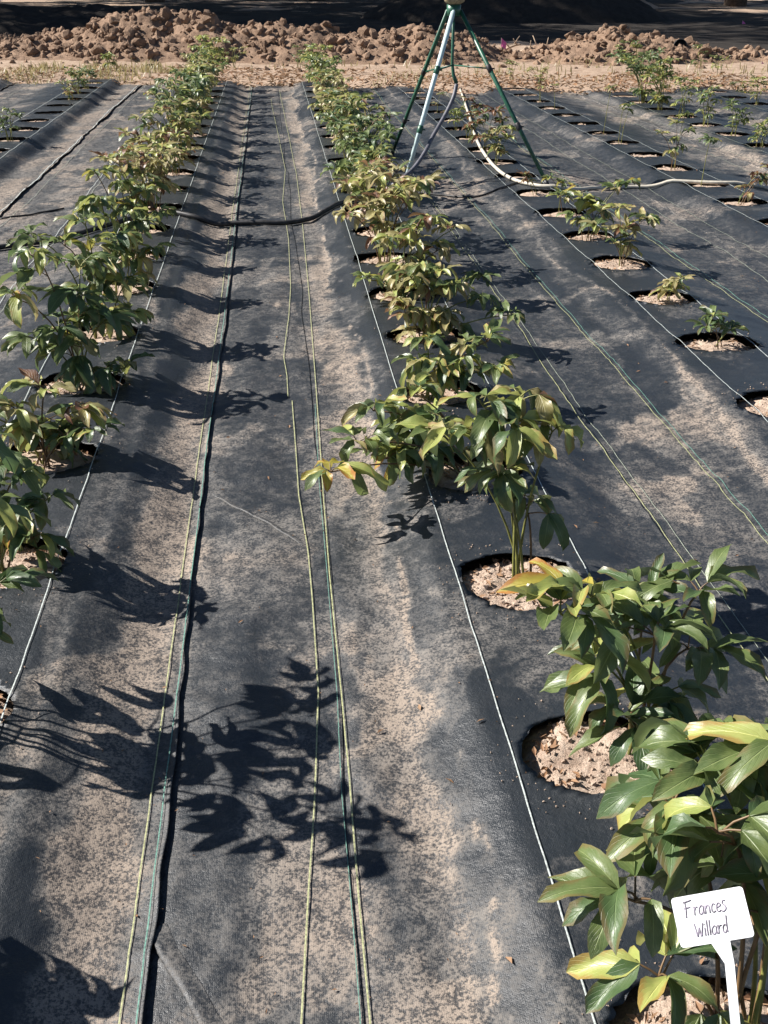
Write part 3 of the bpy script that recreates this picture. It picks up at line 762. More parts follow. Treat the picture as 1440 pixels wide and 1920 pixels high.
peony(b, T(b, [(730, 450, 0), (770, 430, .1), (820, 470, .0), (850, 430, .1, 'bronze'), (760, 490, -.05), (900, 520, -.05, 'green'), (690, 525, -.1, 'bright', 1), (780, 455, .05, 'bronze'), (810, 410, .1), (800, 510, 0)]), .118, 'mixed', 131, 'bushy bronze and lime peony in the seventh hole right of the path', GR, 3, pet=.05, hang=0.5)
ORD = ['first', 'second', 'third', 'fourth', 'fifth', 'sixth', 'seventh', 'eighth', 'ninth', 'tenth', 'eleventh', 'twelfth', 'thirteenth', 'fourteenth', 'fifteenth', 'sixteenth', 'seventeenth', 'eighteenth', 'nineteenth', 'twentieth', 'twenty first', 'twenty second', 'twenty third']
DESC = {'bronze': 'bronze leaved', 'mixed': 'bronze and green', 'green': 'green', 'deep': 'dark green', 'bright': 'bright yellow green', 'greenyellow': 'yellow tinged green', 'red': 'reddish brown'}
def auto(key, i, h, spread, nst, pal, seed, label, group, size=.095, lean=(0, 0), nodes=3, **kw):
    r = random.Random(seed); b = B(key, i)
    tips = []
    for k in range(nst):
        a = 2 * math.pi * (k + r.uniform(-.3, .3)) / nst; q = spread * (.35 + .65 * r.random())
        hh = h * r.uniform(.68, 1.0) * (1 - .25 * q / max(spread, .01))
        tips.append((Vector((b[0] + q * math.cos(a) + lean[0], b[1] + q * math.sin(a) + lean[1], b[2] + hh)), None))
    return peony(b, tips, size, pal, seed, label, group, nodes, pet=.05, **kw)
def lastr(k): return max(i for (q, i) in HD if q == k)
spec = {7: (.54, .30, 9, 'bronze'), 8: (.50, .30, 9, 'bronze'), 9: (.46, .24, 6, 'greenyellow'), 10: (.56, .26, 7, 'green'), 11: (.62, .30, 8, 'green'), 12: (.60, .30, 8, 'mixed'), 13: (.56, .28, 8, 'mixed'),
        14: (.52, .26, 7, 'mixed'), 15: (.54, .22, 5, 'bronze'), 16: (.5, .2, 5, 'bronze'), 17: (.54, .2, 5, 'mixed'), 18: (.5, .2, 5, 'greenyellow'), 19: (.58, .2, 5, 'green'), 20: (.62, .24, 6, 'bright'), 21: (.66, .26, 6, 'bright')}
for i, (h, sp, ns, pal) in spec.items():
    if ('R2', i) in HD:
        auto('R2', i, h, sp, ns, pal, 300 + i, f'{DESC[pal]} peony, {ORD[i]} from the front in the right leafy row', GR, .125, (.03, 0), 3, droop=(2, 13))
# --- row left of the middle path
b = B('L1', 0)
peony(b, T(b, [(-560, 1500, .0), (-420, 1560, .1), (-640, 1600, 0), (-330, 1700, 0.05)]), .115, 'green', 201, 'green peony just outside the lower left corner, shading the fabric', GL, 3)
b = B('L1', 1)
peony(b, T(b, [(-130, 850, .25), (-60, 830, .35), (-210, 880, .1), (-40, 960, .1), (-90, 1010, -.1), (-50, 1180, .0, 'green', 2), (-250, 1000, 0), (-150, 1100, -.15), (-20, 1120, .05), (-180, 930, -.15)]), .12, 'green', 203, 'tall dark green peony cut by the left edge nearest the camera', GL, 2, side=.25, pet=.08, hang=0.5)
b = B('L1', 2)
peony(b, T(b, [(40, 890, .0, 'greenyellow'), (85, 940, .02), (0, 870, 0), (60, 1010, -.04), (-30, 930, .05), (30, 960, -.05), (-60, 880, 0)]), .112, 'green', 205, 'green peony with yellow green stems at the left edge, second in view', GL, 2, side=.25, pet=.06, hang=0.5)
b = B('L1', 3)
peony(b, T(b, [(85, 735, .05), (30, 770, 0), (150, 770, 0), (175, 810, -.05, 'deep', 1), (60, 800, 0), (125, 820, -.04, 'green', 2), (-20, 780, 0)]), .128, 'mixed', 207, 'straw coloured peony with pale curling leaves at the left edge', GL, 2, pet=.06, hang=0.4)
b = B('L1', 4)
peony(b, T(b, [(60, 480, .02, 'greenyellow', 3), (30, 560, 0, 'greenyellow', 2), (150, 560, .05), (235, 690, -.02, 'deep', 1), (110, 620, -.03), (200, 600, .05), (70, 640, 0), (150, 500, .1), (190, 700, -.05, 'deep', 1)]), .14, 'deep', 209, 'tallest dark green peony in the left row with hanging leaves', GL, 3, side=.4, pet=.08, hang=0.4)
b = B('L1', 5)
peony(b, T(b, [(160, 420, .02), (215, 450, .05), (120, 460, 0), (240, 530, 0, 'greenyellow'), (190, 500, -.05), (250, 590, -.02), (60, 450, 0, 'green', 2)]), .13, 'greenyellow', 211, 'green peony with drooping leaf fans behind the tallest one in the left row', GL, 3, pet=.06, hang=0.4)
b = B('L1', 6)
peony(b, T(b, [(190, 375, .05), (240, 400, .0), (270, 420, .05), (170, 390, 0), (290, 470, 0), (230, 450, -.04)]), .125, 'greenyellow', 213, 'pale green peony where the black hose reaches the left row', GL, 3, pet=.055, hang=0.5)
b = B('L1', 7)
peony(b, T(b, [(180, 325, .0, 'bright', 1), (225, 345, .05), (270, 360, .05), (300, 400, 0), (250, 390, -.05)]), .12, 'greenyellow', 215, 'peony with bright lime leaves leaning left over the fabric', GL, 3, pet=.05, hang=0.5)
spec = {8: (.56, .26, 7, 'bronze'), 9: (.58, .26, 7, 'bronze'), 10: (.54, .24, 6, 'bronze'), 11: (.58, .26, 6, 'mixed'), 12: (.62, .28, 7, 'mixed'), 13: (.60, .28, 7, 'mixed'), 14: (.62, .28, 7, 'deep'), 15: (.60, .26, 6, 'deep'),
        16: (.64, .28, 7, 'greenyellow'), 17: (.64, .26, 6, 'bronze'), 18: (.66, .26, 6, 'mixed'), 19: (.66, .26, 6, 'greenyellow'), 20: (.68, .26, 7, 'bright'), 21: (.72, .26, 7, 'bright')}
for i, (h, sp, ns, pal) in spec.items():
    if ('L1', i) in HD:
        auto('L1', i, h, sp, ns, pal, 400 + i, f'{DESC[pal]} peony, {ORD[i]} from the front in the left leafy row', GL, .13, (-.02, 0), 3, droop=(3, 13), side=.75)
# --- third row
def small(key, i, tips, size, pal, seed, label, group, nodes=2, **kw):
    b = B(key, i); return peony(b, [(Vector((b[0] + t[0], b[1] + t[1], b[2] + t[2])), *(t[3:])) for t in tips], size, pal, seed, label, group, nodes, pet=.03, rstem=.003, **kw)
small('R3', 2, [(.08, -.02, .14), (.1, .02, .1)], .07, 'greenyellow', 501, 'low green peony shoot in the hole cut by the right edge', G3)
small('R3', 3, [(-.04, 0, .13), (.05, 0, .07), (-.07, -.01, .09)], .09, 'deep', 502, 'small dark green peony shoot in the nearest whole soil hole on the right', G3, 1)
small('R3', 4, [(.05, 0, .08, 'mixed'), (.09, .0, .10), (.03, -.02, .05)], .085, 'mixed', 503, 'tiny yellowish peony shoot in the second whole soil hole on the right', G3, 1)
small('R3', 5, [(-.05, -.03, .32), (.12, 0, .26), (-.16, 0, .22), (.02, .02, .2)], .125, 'mixed', 504, 'young peony with tan and green leaves above an oval of bare soil', G3, 2)
small('R3', 6, [(-.2, 0, .26), (-.05, .02, .24), (.15, 0, .30, 'mixed'), (.22, .05, .32), (0, 0, .2)], .125, 'greenyellow', 505, 'wide yellow green peony with long narrow leaves in the third row', G3, 2)
small('R3', 7, [(-.08, 0, .24), (.02, 0, .2)], .085, 'greenyellow', 506, 'yellow green peony just right of the tripod foot', G3, 2)
small('R3', 8, [(-.12, 0, .14), (-.08, 0, .10)], .07, 'red', 507, 'small dark red peony shoot under the white hose', G3, 1)
small('R3', 10, [(0, 0, .26), (.08, 0, .2), (-.06, 0, .2), (.1, .05, .28)], .11, 'mixed', 508, 'bronze and green peony inside the tripod legs', G3, 2)
small('R3', 11, [(-.02, 0, .32), (.1, 0, .34), (-.1, 0, .24), (.16, 0, .26)], .12, 'red', 509, 'reddish brown peony beside the right tripod leg', G3, 2)
small('R3', 12, [(-.05, 0, .36), (.08, 0, .3), (-.15, 0, .25, 'bright'), (0, .05, .24)], .12, 'red', 510, 'brown and lime peony behind the white hose curve', G3, 2)
small('R3', 13, [(0, 0, .2), (-.1, 0, .16)], .08, 'greenyellow', 511, 'low green peony in the shade of the grey hose', G3, 2)
small('R3', 15, [(0, 0, .2)], .07, 'mixed', 512, 'small sparse peony behind the tripod', G3, 2)
small('R3', 17, [(0, 0, .24)], .08, 'bronze', 513, 'last bronze peony shoot of the third row by the litter', G3, 2)
small('R4', 3, [(.08, 0, .20), (.12, .02, .16), (.16, 0, .24)], .09, 'red', 521, 'brown wilted peony under the white hose at the right edge', G4, 2)
small('R4', 4, [(0, 0, .34)], .10, 'deep', 522, 'single stemmed dark seedling standing above the white hose', G4, 1)
small('R4', 5, [(0, 0, .36), (.06, 0, .42), (-.12, 0, .28, 'bronze'), (.1, 0, .3)], .09, 'greenyellow', 523, 'leafy peony with bronze left side in the fourth row', G4, 2)
small('R4', 7, [(.05, 0, .34), (-.02, 0, .3)], .08, 'greenyellow', 524, 'green seedling with a forked top in the fourth row', G4, 1)
small('R4', 8, [(.06, 0, .44, 'mixed')], .08, 'mixed', 525, 'slender brown topped seedling in the fourth row', G4, 1)
small('R4', 11, [(0, 0, .26)], .07, 'bronze', 526, 'little dry seedling in the fourth row before the bend', G4, 1)
small('R4', 12, [(-.03, 0, .3), (.03, 0, .34)], .08, 'bronze', 527, 'bronze seedling at the far end of the fourth row', G4, 2)
# --- fifth row and beyond
auto('R5', 2, .26, .12, 4, 'greenyellow', 531, 'leafy green peony near the right edge in the fifth row', G5, .085)
auto('R5', 3, .34, .14, 4, 'green', 532, 'upright green peony with narrow leaves in the fifth row', G5, .085)
auto('R5', 4, .42, .12, 4, 'greenyellow', 533, 'yellow green bushy seedling in the fifth row', G5, .09)
auto('R5', 5, .54, .16, 4, 'greenyellow', 534, 'thin stemmed pale peony beside the big bush', G5, .09)
auto('R5', 6, .72, .36, 12, 'greenyellow', 535, 'biggest bushy green peony in the fifth row', G5, .11, (-.15, 0), t0=.12)
auto('R5', 7, .74, .36, 11, 'green', 536, 'tall green bush at the far end of the fifth row', G5, .11, (-.2, 0), t0=.12)
auto('R6', 0, .28, .1, 3, 'red', 541, 'brown seedling at the right edge in the sixth row', G5, .08)
auto('R6', 2, .34, .12, 3, 'mixed', 542, 'small seedling in a slit of the sixth row', G5, .08)
G2 = 'plants in the far left row'
auto('L2', 2, .30, .12, 4, 'deep', 551, 'dark leaved plant cut by the left edge in the far left row', G2, .08)
auto('L2', 7, .26, .16, 4, 'bronze', 552, 'dry bronze plant lying over its hole in the far left row', G2, .08)
auto('L2', 8, .40, .12, 4, 'greenyellow', 553, 'pale green plant in the far left row', G2, .085)
auto('L2', 9, .30, .14, 5, 'deep', 554, 'low dark green plant near the end of the far left row', G2, .085)

# weeds rooted in the dirt past the fabric
def weed(px, py, h, sp, n_, pal, seed, label, size=.09, z=None):
    g = G(px, py, .0); g.z = float(ZG(np.array([g.x]), np.array([g.y]))[0]); r = random.Random(seed)
    if z: g.z = z
    tips = [(g + Vector((r.uniform(-sp, sp), r.uniform(-sp, sp) * .5, h * r.uniform(.7, 1))), None) for _ in range(n_)]
    peony(tuple(g), tips, size, pal, seed, label, 'wild plants growing in the dirt past the fabric', 2, pet=.05, cat='plant', name='weed_plant')
weed(398, 122, .5, .22, 6, 'bright', 601, 'bright lime plant at the foot of the mound behind the left row', .10)
weed(205, 133, .22, .12, 4, 'bright', 602, 'small bright green plant in dry grass at upper left', .12)
weed(1310, 148, .50, .10, 3, 'green', 603, 'tall thin weed in the dirt at upper right', .09)
weed(1350, 142, .28, .14, 3, 'greenyellow', 604, 'short spreading weed right of the tall thin weed', .09)
weed(1185, 142, .55, .25, 6, 'greenyellow', 605, 'loose green weed behind the biggest bush', .10)
weed(1010, 162, .32, .14, 4, 'bronze', 606, 'dry weed at the fabric edge between tripod and big bush', .08)
weed(960, 150, .26, .14, 4, 'mixed', 607, 'sparse weed in leaf litter right of the tripod', .08)
weed(1395, 168, .24, .18, 5, 'greenyellow', 608, 'low weed patch in the litter at the right edge', .08)
weed(1250, 165, .30, .22, 5, 'greenyellow', 609, 'yellow green weed clump in front of the far dirt strip', .08)
weed(560, 128, .32, .18, 5, 'green', 610, 'thin green weed at the foot of the mound left of the right row', .07)
weed(440, 128, .32, .2, 5, 'mixed', 611, 'ragged weed at the far end of the left row', .08)

# ------------------------------------------------------------------ dirt mounds
def mound_h(x, y):
    cr = np.interp(x, [-30, -9, -6.5, -4.8, -3.6, -2.2, -1.2, -.4, .6, 1.6, 2.6, 3.4, 4.1, 4.7, 5.3, 6.2, 7.0, 7.7, 8.3, 9.2, 12, 30],
                   [.2, .35, .4, .42, .55, .86, .88, .66, .66, .60, .70, .52, .22, .16, .40, .56, .58, .42, .20, .14, .12, .1])
    cy = np.interp(x, [-30, -6, 0, 8, 30], [25.0, 23.4, 21.6, 20.7, 21.0]) + (vn(x * .7, x * 0, 111) - .5) * .8
    wd = np.interp(x, [-10, -5, 0, 5, 9, 30], [2.2, 1.9, 1.55, 1.35, 1.3, 1.6])
    q = np.clip(1 - np.abs((y - cy) / wd) ** 1.5, 0, 1)
    cr = cr * (.78 + .44 * vn(x * 2.1, y * 1.2, 112))
    z = cr * q * .84
    z = z + (fbm(x * 1.6, y * 1.6, 113, 3) - .5) * .34 * q + np.abs(fbm(x * 4.5, y * 4.5, 114, 4) - .5) * .26 * (q ** .6)
    rg = 1 - np.abs(2 * fbm(x * 7, y * 7, 116, 3) - 1)
    return z + (.5 - rg) * .09 * (q ** .5) - .03
def mz(x, y): 
    a = ZG(np.array([x]), np.array([y]))[0] + max(0, mound_h(np.array([x]), np.array([y]))[0]); return float(a)
mo = grid('dirt_mound', np.arange(-11, 13, .045), np.arange(18.6, 26.2, .05), lambda X, Y: ZG(X, Y) - .02 + mound_h(X, Y) * sstep(18.6, 19.0, Y) * sstep(26.2, 25.6, Y), M['mound'])
import bmesh
bm = bmesh.new(); bmesh.ops.create_icosphere(bm, subdivisions=1, radius=1); ICO1 = ([v.co.copy() for v in bm.verts], [tuple(v.index for v in f.verts) for f in bm.faces]); bm.free()
bm = bmesh.new(); bmesh.ops.create_icosphere(bm, subdivisions=2, radius=1); ICO2 = ([v.co.copy() for v in bm.verts], [tuple(v.index for v in f.verts) for f in bm.faces]); bm.free()
def clod_shape(r, ico):
    vs = []; pl = [(Vector((r.uniform(-1, 1), r.uniform(-1, 1), r.uniform(-1, 1))).normalized(), r.uniform(.45, .85)) for _ in range(7)]
    for v in ico[0]:
        q = v.copy()
        for n_, d in pl:
            k = q.dot(n_)
            if k > d: q -= n_ * (k - d)
        q *= 1 + r.uniform(-.09, .09); vs.append(q)
    return vs, ico[1]
CL1 = [clod_shape(random.Random(k), ICO1) for k in range(12)]; CL2 = [clod_shape(random.Random(90 + k), ICO2) for k in range(8)]
r = random.Random(77); mb = MB()
SEG = 1
ra = np.random.RandomState(5); NC = 21000
cxs = ra.uniform(-8.5, 11.5, NC); cys = ra.uniform(18.7, 25.4, NC); hs = mound_h(cxs, cys); zs = ZG(cxs, cys) + np.maximum(hs, 0)
kp = (hs > .05) | (ra.rand(NC) < .10); cxs, cys, zs = cxs[kp], cys[kp], zs[kp]
for x, y, z in zip(cxs, cys, zs):
    if y > 23.3 and x > -3: continue
    s = .009 + .10 * r.random() ** 5.0
    v, f = CL1[r.randrange(12)]
    Mx = Matrix.Rotation(r.uniform(0, 6.28), 3, 'Z') @ Matrix.Rotation(r.uniform(0, 6.28), 3, 'X')
    c = Vector((x, y, z + s * .2 - .02)); e = Matrix.Diagonal((s * r.uniform(.8, 1.3), s * r.uniform(.8, 1.2), s * r.uniform(.6, .95)))
    Me = Mx @ e; mb.add([c + Me @ q for q in v], f)
o = mb.build('small_clods', M['mound'], mo, False); o['kind'] = 'stuff'
cm = []
for v, f in CL2:
    me = bpy.data.meshes.new('clod'); me.from_pydata([tuple(q) for q in v], [], f); me.materials.append(M['mound']); cm.append(me)
for k in range(210):
    x = r.uniform(-6.0, 9.5); y = r.uniform(19.3, 22.6)
    if mound_h(np.array([x]), np.array([y]))[0] < .12: continue
    s = .06 + .12 * r.random() ** 2.4
    o = bpy.data.objects.new('clod', cm[r.randrange(8)]); C.objects.link(o); o.parent = mo
    o.location = (x, y, mz(x, y) + s * .1); o.scale = (s * r.uniform(.8, 1.3), s * r.uniform(.8, 1.3), s * r.uniform(.55, .9)); o.rotation_euler = (r.uniform(0, 6), r.uniform(-.4, .4), r.uniform(0, 6))

# heaps behind, shade painted into their colour, and a pale heap beyond
def heap(cx, cy, rx, ry, h, seed, mat):
    def zf(X, Y):
        q = np.clip(1 - ((X - cx) / rx) ** 2 - ((Y - cy) / ry) ** 2, 0, 1) ** .8
        return ZG(X, Y) - .06 + h * q * (.75 + .5 * vn(X * 1.1, Y * 1.1, seed)) + (fbm(X * 3, Y * 3, seed + 1, 4) - .5) * .3 * q ** .5
    return grid('dirt_heap', np.arange(cx - rx, cx + rx, .12), np.arange(cy - ry, cy + ry, .15), zf, mat)
M['shade_soil'] = soil_mat('painted_shade_soil', (0.028, 0.024, 0.021), (0.042, 0.036, 0.031), (0.018, 0.016, 0.014), 5, 0.04)  # ground soil darkened to near black, tree shade put into the colour
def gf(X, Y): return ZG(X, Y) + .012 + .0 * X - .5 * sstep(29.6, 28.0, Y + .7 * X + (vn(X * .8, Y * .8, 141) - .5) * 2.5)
grid('painted_shade_ground', np.arange(-20, 30, .2), np.arange(18.0, 62, .25), gf, M['shade_soil'])  # dark sheet painting the grove's shade on the ground, edged along the shadow line
heap(8.0, 37.5, 5.2, 3.2, 1.25, 121, M['shade_soil'])
heap(13.6, 49, 3.2, 2.2, .6, 124, M['ground'])
heap(-6.5, 31.5, 5.5, 3.0, .65, 127, M['shade_soil'])

# leaf litter strip along the fabric end and dry grass at left
mb = MB(); r = random.Random(21)
for k in range(5200):
    x = r.uniform(-6, 11); e = float(np.interp(x, [a for a, b in YE], [b for a, b in YE]))
    y = e - .25 + 2.3 * r.random() ** 1.5
    if x < -1.2 and r.random() < .6: continue
    zz = max(float(ZG(np.array([x]), np.array([y]))[0]), 0 if y > e else hf(x, y)) 
    leafbit(mb, (x, y, zz + r.uniform(.0, .06)), r.uniform(.05, .12), r)
o = mb.build('leaf_litter', M['dry'], None, False); o['kind'] = 'stuff'; o['label'] = 'band of dry brown leaves along the far end of the fabric'; o['category'] = 'leaf litter'
v = []; f = []; uv = []
for k in range(5200):
    x = r.uniform(-7, -1.3) if r.random() < .72 else r.uniform(-1.3, 10.5); y = 17.4 + 2.4 * r.random()
    if x > -1.3: y = 16.6 + 3.2 * r.random()
    if vn(np.array([x * 3.1]), np.array([y * 3.1]), 131)[0] < .60 - .12 * (x < -1.5): continue
    z = float(ZG(np.array([x]), np.array([y]))[0]); h = r.uniform(.03, .17); a = r.uniform(0, 6.28); l_ = r.uniform(.04, .16)
    b0 = len(v); ca, sa = math.cos(a), math.sin(a); w_ = .009
    v += [(x - sa * w_, y + ca * w_, z - .01), (x + sa * w_, y - ca * w_, z - .01), (x + ca * l_ * .5 + sa * w_ * .6, y + sa * l_ * .5 - ca * w_ * .6, z + h * .7), (x + ca * l_ * .5 - sa * w_ * .6, y + sa * l_ * .5 + ca * w_ * .6, z + h * .7), (x + ca * l_ * 1.3, y + sa * l_ * 1.3, z + h)]
    uv += [(0, 0), (0, 1), (.6, 1), (.6, 0), (1, .5)]; f += [(b0, b0 + 1, b0 + 2, b0 + 3), (b0 + 3, b0 + 2, b0 + 4)]
o = link('dry_grass', v, f, M['grass'], None, False, uv); o['kind'] = 'stuff'; o['label'] = 'tufts of dry yellow grass between fabric and dirt mound'; o['category'] = 'grass'

# ------------------------------------------------------------------ sprinkler tripod and hoses
feet = [GS(757, 352), GS(1028, 349), GS(735, 288)]
apex = PY(851, 14, 8.95)
print('FEET', feet, apex, [hf(q.x, q.y) for q in feet])
tr = empty('sprinkler_tripod', (apex.x, apex.y, 0), 'sprinkler tripod with two green legs and one pale leg standing over the rows', 'tripod')
def part(mb, name, mat, root=tr, label=None):
    o = mb.build(name, mat); rel(o, root)
    if label: o['label'] = label
    return o
tops = [apex + Vector((-.0, -.03, 0)), apex + Vector((.05, .0, -.02)), apex + Vector((-.04, .03, -.02))]
for k in range(3):
    mb = MB(); d = feet[k] - tops[k]
    mb.tube([tops[k], tops[k] + d * .5, feet[k]], [.019, .019, .018] if k == 0 else [.0165, .0165, .015], 10)
    lg = part(mb, 'leg', M['tpale'] if k == 0 else M['tgreen'], label='pale blue grey leg' if k == 0 else None)
    for t in ((.34, .67), (.33, .66), (.38, .73))[k]:
        m2 = MB(); c = tops[k] + d * t; u = d.normalized(); m2.tube([c - u * .032, c - u * .026, c + u * .026, c + u * .032], [.017, .023, .023, .017] if k == 0 else [.015, .021, .021, .015], 10)
        m2.tube([c + Vector((.0, 0, 0)), c + Vector((.04, -.01, .0))], .006, 6)
        o = m2.build('clamp', M['tblack'] if k else M['tgreen']); rel(o, tr)
    m2 = MB(); m2.tube([feet[k] - d.normalized() * .05, feet[k] + Vector((0, 0, -.005))], [.024 if k == 0 else .018, .026 if k == 0 else .018], 10)
    part(m2, 'foot', M['tpale'] if k == 0 else M['tblack'])
br = [tops[k] + (feet[k] - tops[k]) * (.34, .33, .38)[k] for k in range(3)]
hubp = PY(849, 122, 9.05)
for k in range(3):
    mb = MB(); mb.tube([br[k], hubp], .006, 6); part(mb, 'brace', M['tgreen'])
mb = MB(); mb.tube([apex + Vector((0, 0, -.06)), apex + Vector((.0, .0, .02))], [.05, .055], 14); part(mb, 'hub', M['tgreen'])
# weathered bracket with the sprinkler head above it (cut by the top of the picture)
mb = MB(); prof_ = [(0.02, .012), (.04, .02), (.075, .04), (.085, .07), (.075, .10), (.04, .12), (.0, .125)]
na = 20
vs = []; fs = []
for q, z in prof_:
    for a in range(na):
        th = 2 * math.pi * a / na; k = 1 + .06 * math.sin(3 * th + q * 30); vs.append(apex + Vector((q * k * math.cos(th), q * k * math.sin(th), z + .0)))
for i in range(len(prof_) - 1):
    for a in range(na): fs.append((i * na + a, i * na + (a + 1) % na, (i + 1) * na + (a + 1) % na, (i + 1) * na + a))
mb.add(vs, fs); part(mb, 'collar', M['burlap'])
mb = MB(); c = apex + Vector((0, 0, .12)); mb.tube([c, c + Vector((0, 0, .09))], [.022, .016], 10); mb.tube([c + Vector((-.02, 0, .07)), c + Vector((.09, 0, .12)), c + Vector((.15, 0, .15))], [.013, .010, .008], 8)
mb.tube([c + Vector((.02, 0, .10)), c + Vector((-.07, .01, .11)), c + Vector((-.10, .01, .09))], [.006, .006, .009], 6); part(mb, 'sprinkler_head', M['brass'])
mb = MB(); mb.tube([apex + Vector((0, .0, -.02)), PY(848, 118, 9.05), PY(850, 140, 9.03), PY(856, 156, 9.0)], [.012, .012, .014, .016], 10); part(mb, 'riser_pipe', M['tgreen'])
def hose(name, pts, rad, mat, label, n=9):
    mb = MB(); mb.tube(catmull(pts, 8), rad, n); o = mb.build(name, mat); o['label'] = label; o['category'] = 'hose'; return o
hose('hose', [PY(856, 158, 9.0), PY(850, 183, 8.95), PY(835, 215, 8.88), PY(812, 255, 8.75), PY(797, 285, 8.62), PY(776, 315, 8.52), PY(752, 336, 8.42), GS(735, 348, .02)], .016, M['ghose'], 'grey hose hanging from the tripod riser down to its pale leg')
def onfab(lst, up):
    out = []
    cl = catmull([GS(*p) for p in lst], 10)
    for p in cl: out.append(Vector((p.x, p.y, hf(p.x, p.y) + up)))
    # a stiff hose bridges small folds
    for _ in range(6): out = [out[0]] + [Vector((b.x, b.y, max(hf(b.x, b.y) + up, (a.z + 2 * b.z + c.z) / 4))) for a, b, c in zip(out, out[1:], out[2:])] + [out[-1]]
    return out
mb = MB(); mb.tube(onfab([(862, 168), (866, 178), (878, 215), (891, 258), (912, 298), (942, 329), (985, 347), (1050, 355), (1150, 356), (1250, 353), (1340, 346), (1395, 349), (1440, 357), (1540, 372), (1700, 380)], .015), .0135, 10)
o = mb.build('white_hose', M['whose']); o['label'] = 'dirty white hose curving from behind the tripod to the right edge'; o['category'] = 'hose'
mb = MB(); mb.tube(onfab([(-90, 480), (0, 469), (60, 461), (130, 448), (200, 428), (300, 404), (370, 413), (440, 424), (520, 424), (570, 418), (610, 400), (645, 384), (680, 377), (715, 372), (750, 352)], .020), .0165, 10)
o = mb.build('black_hose', M['hose']); o['label'] = 'thick black hose crossing the middle path between the two leafy rows'; o['category'] = 'hose'
mb = MB(); mb.tube(onfab([(752, 352), (770, 362), (830, 368), (890, 371), (935, 355), (975, 343), (1018, 346)], .008), .007, 8)
o = mb.build('thin_tube', M['hose']); o['label'] = 'thin black tube lying between the tripod feet'; o['category'] = 'hose'
mb = MB(); mb.tube(onfab([(0, 412), (60, 404), (120, 392)], .006), .006, 6)
o = mb.build('thin_tube', M['hose']); o['label'] = 'short thin black tube on the fabric at the left edge'; o['category'] = 'hose'

# ------------------------------------------------------------------ white name marker
nrm = ux.cross(uy).normalized()
if nrm.y > 0: nrm = -nrm
pxm0 = (onplane(1400, 1706.5) - onplane(1270, 1728.5)).length / 132
pxm = pxm0
W2, H2 = 69 * pxm, 46 * pxm
dst = onplane(1357, 1920) - onplane(1343, 1790); bt0 = c0 + dst * ((c0.z + .03) / -dst.z)
ns = empty('name_marker', tuple(bt0), 'white plastic T shaped name marker with handwriting at the lower right', 'plant marker')
def outline(t0):
    pts = []
    rc = .0045
    def corner(cx, cy, a0):
        for k in range(5):
            a = a0 + k * math.pi / 8; pts.append((cx + rc * math.cos(a), cy + rc * math.sin(a)))
    corner(W2 - rc, H2 - rc, 0); corner(-W2 + rc, H2 - rc, math.pi / 2); corner(-W2 + rc, -H2 + rc, math.pi)
    pts.append((-12 * pxm, -H2)); pts.append((4 * pxm, -H2 - 38 * pxm))
    n_ = len(pts)
    corner(W2 - rc, -H2 + rc, 1.5 * math.pi)
    return pts, n_
pts, ns_ = outline(0)
thk = .0018
stem_l = [c0 + ux * (2 * pxm) + uy * (-H2 - 38 * pxm)]
sr = c0 + ux * (22 * pxm) + uy * (-H2 - 8 * pxm)
pts = pts[:ns_] + [(21 * pxm, -H2 - 40 * pxm), (23 * pxm, -H2)] + pts[ns_:]
fr = [c0 + ux * x + uy * y + nrm * thk for x, y in pts]; bk = [c0 + ux * x + uy * y for x, y in pts]
n_ = len(pts)
mb = MB(); mb.v = fr + bk; mb.f = [tuple(range(n_)), tuple(reversed(range(n_, 2 * n_)))] + [(i, (i + 1) % n_, n_ + (i + 1) % n_, n_ + i) for i in range(n_)]
o = mb.build('plate', M['white'], None, False); rel(o, ns)
a1 = c0 + ux * (4 * pxm) + uy * (-H2 - 38 * pxm); a2 = c0 + ux * (21 * pxm) + uy * (-H2 - 40 * pxm)
bt = bt0; hw = .0062
v = [a1 + nrm * thk * .9, a2 + nrm * thk * .9, a2 + nrm * .0002, a1 + nrm * .0002]
v += [bt + Vector((-hw, 0, 0)) + nrm * .002, bt + Vector((hw, 0, 0)) + nrm * .002, bt + Vector((hw, 0, 0)), bt + Vector((-hw, 0, 0))]
mid = (a1 + a2) / 2 * .5 + bt * .5 + nrm * .004
mb = MB(); mb.v = v; mb.f = [(0, 4, 5, 1), (1, 5, 6, 2), (2, 6, 7, 3), (3, 7, 4, 0), (4, 7, 6, 5)]
o = mb.build('stake', M['white'], None, False); rel(o, ns)
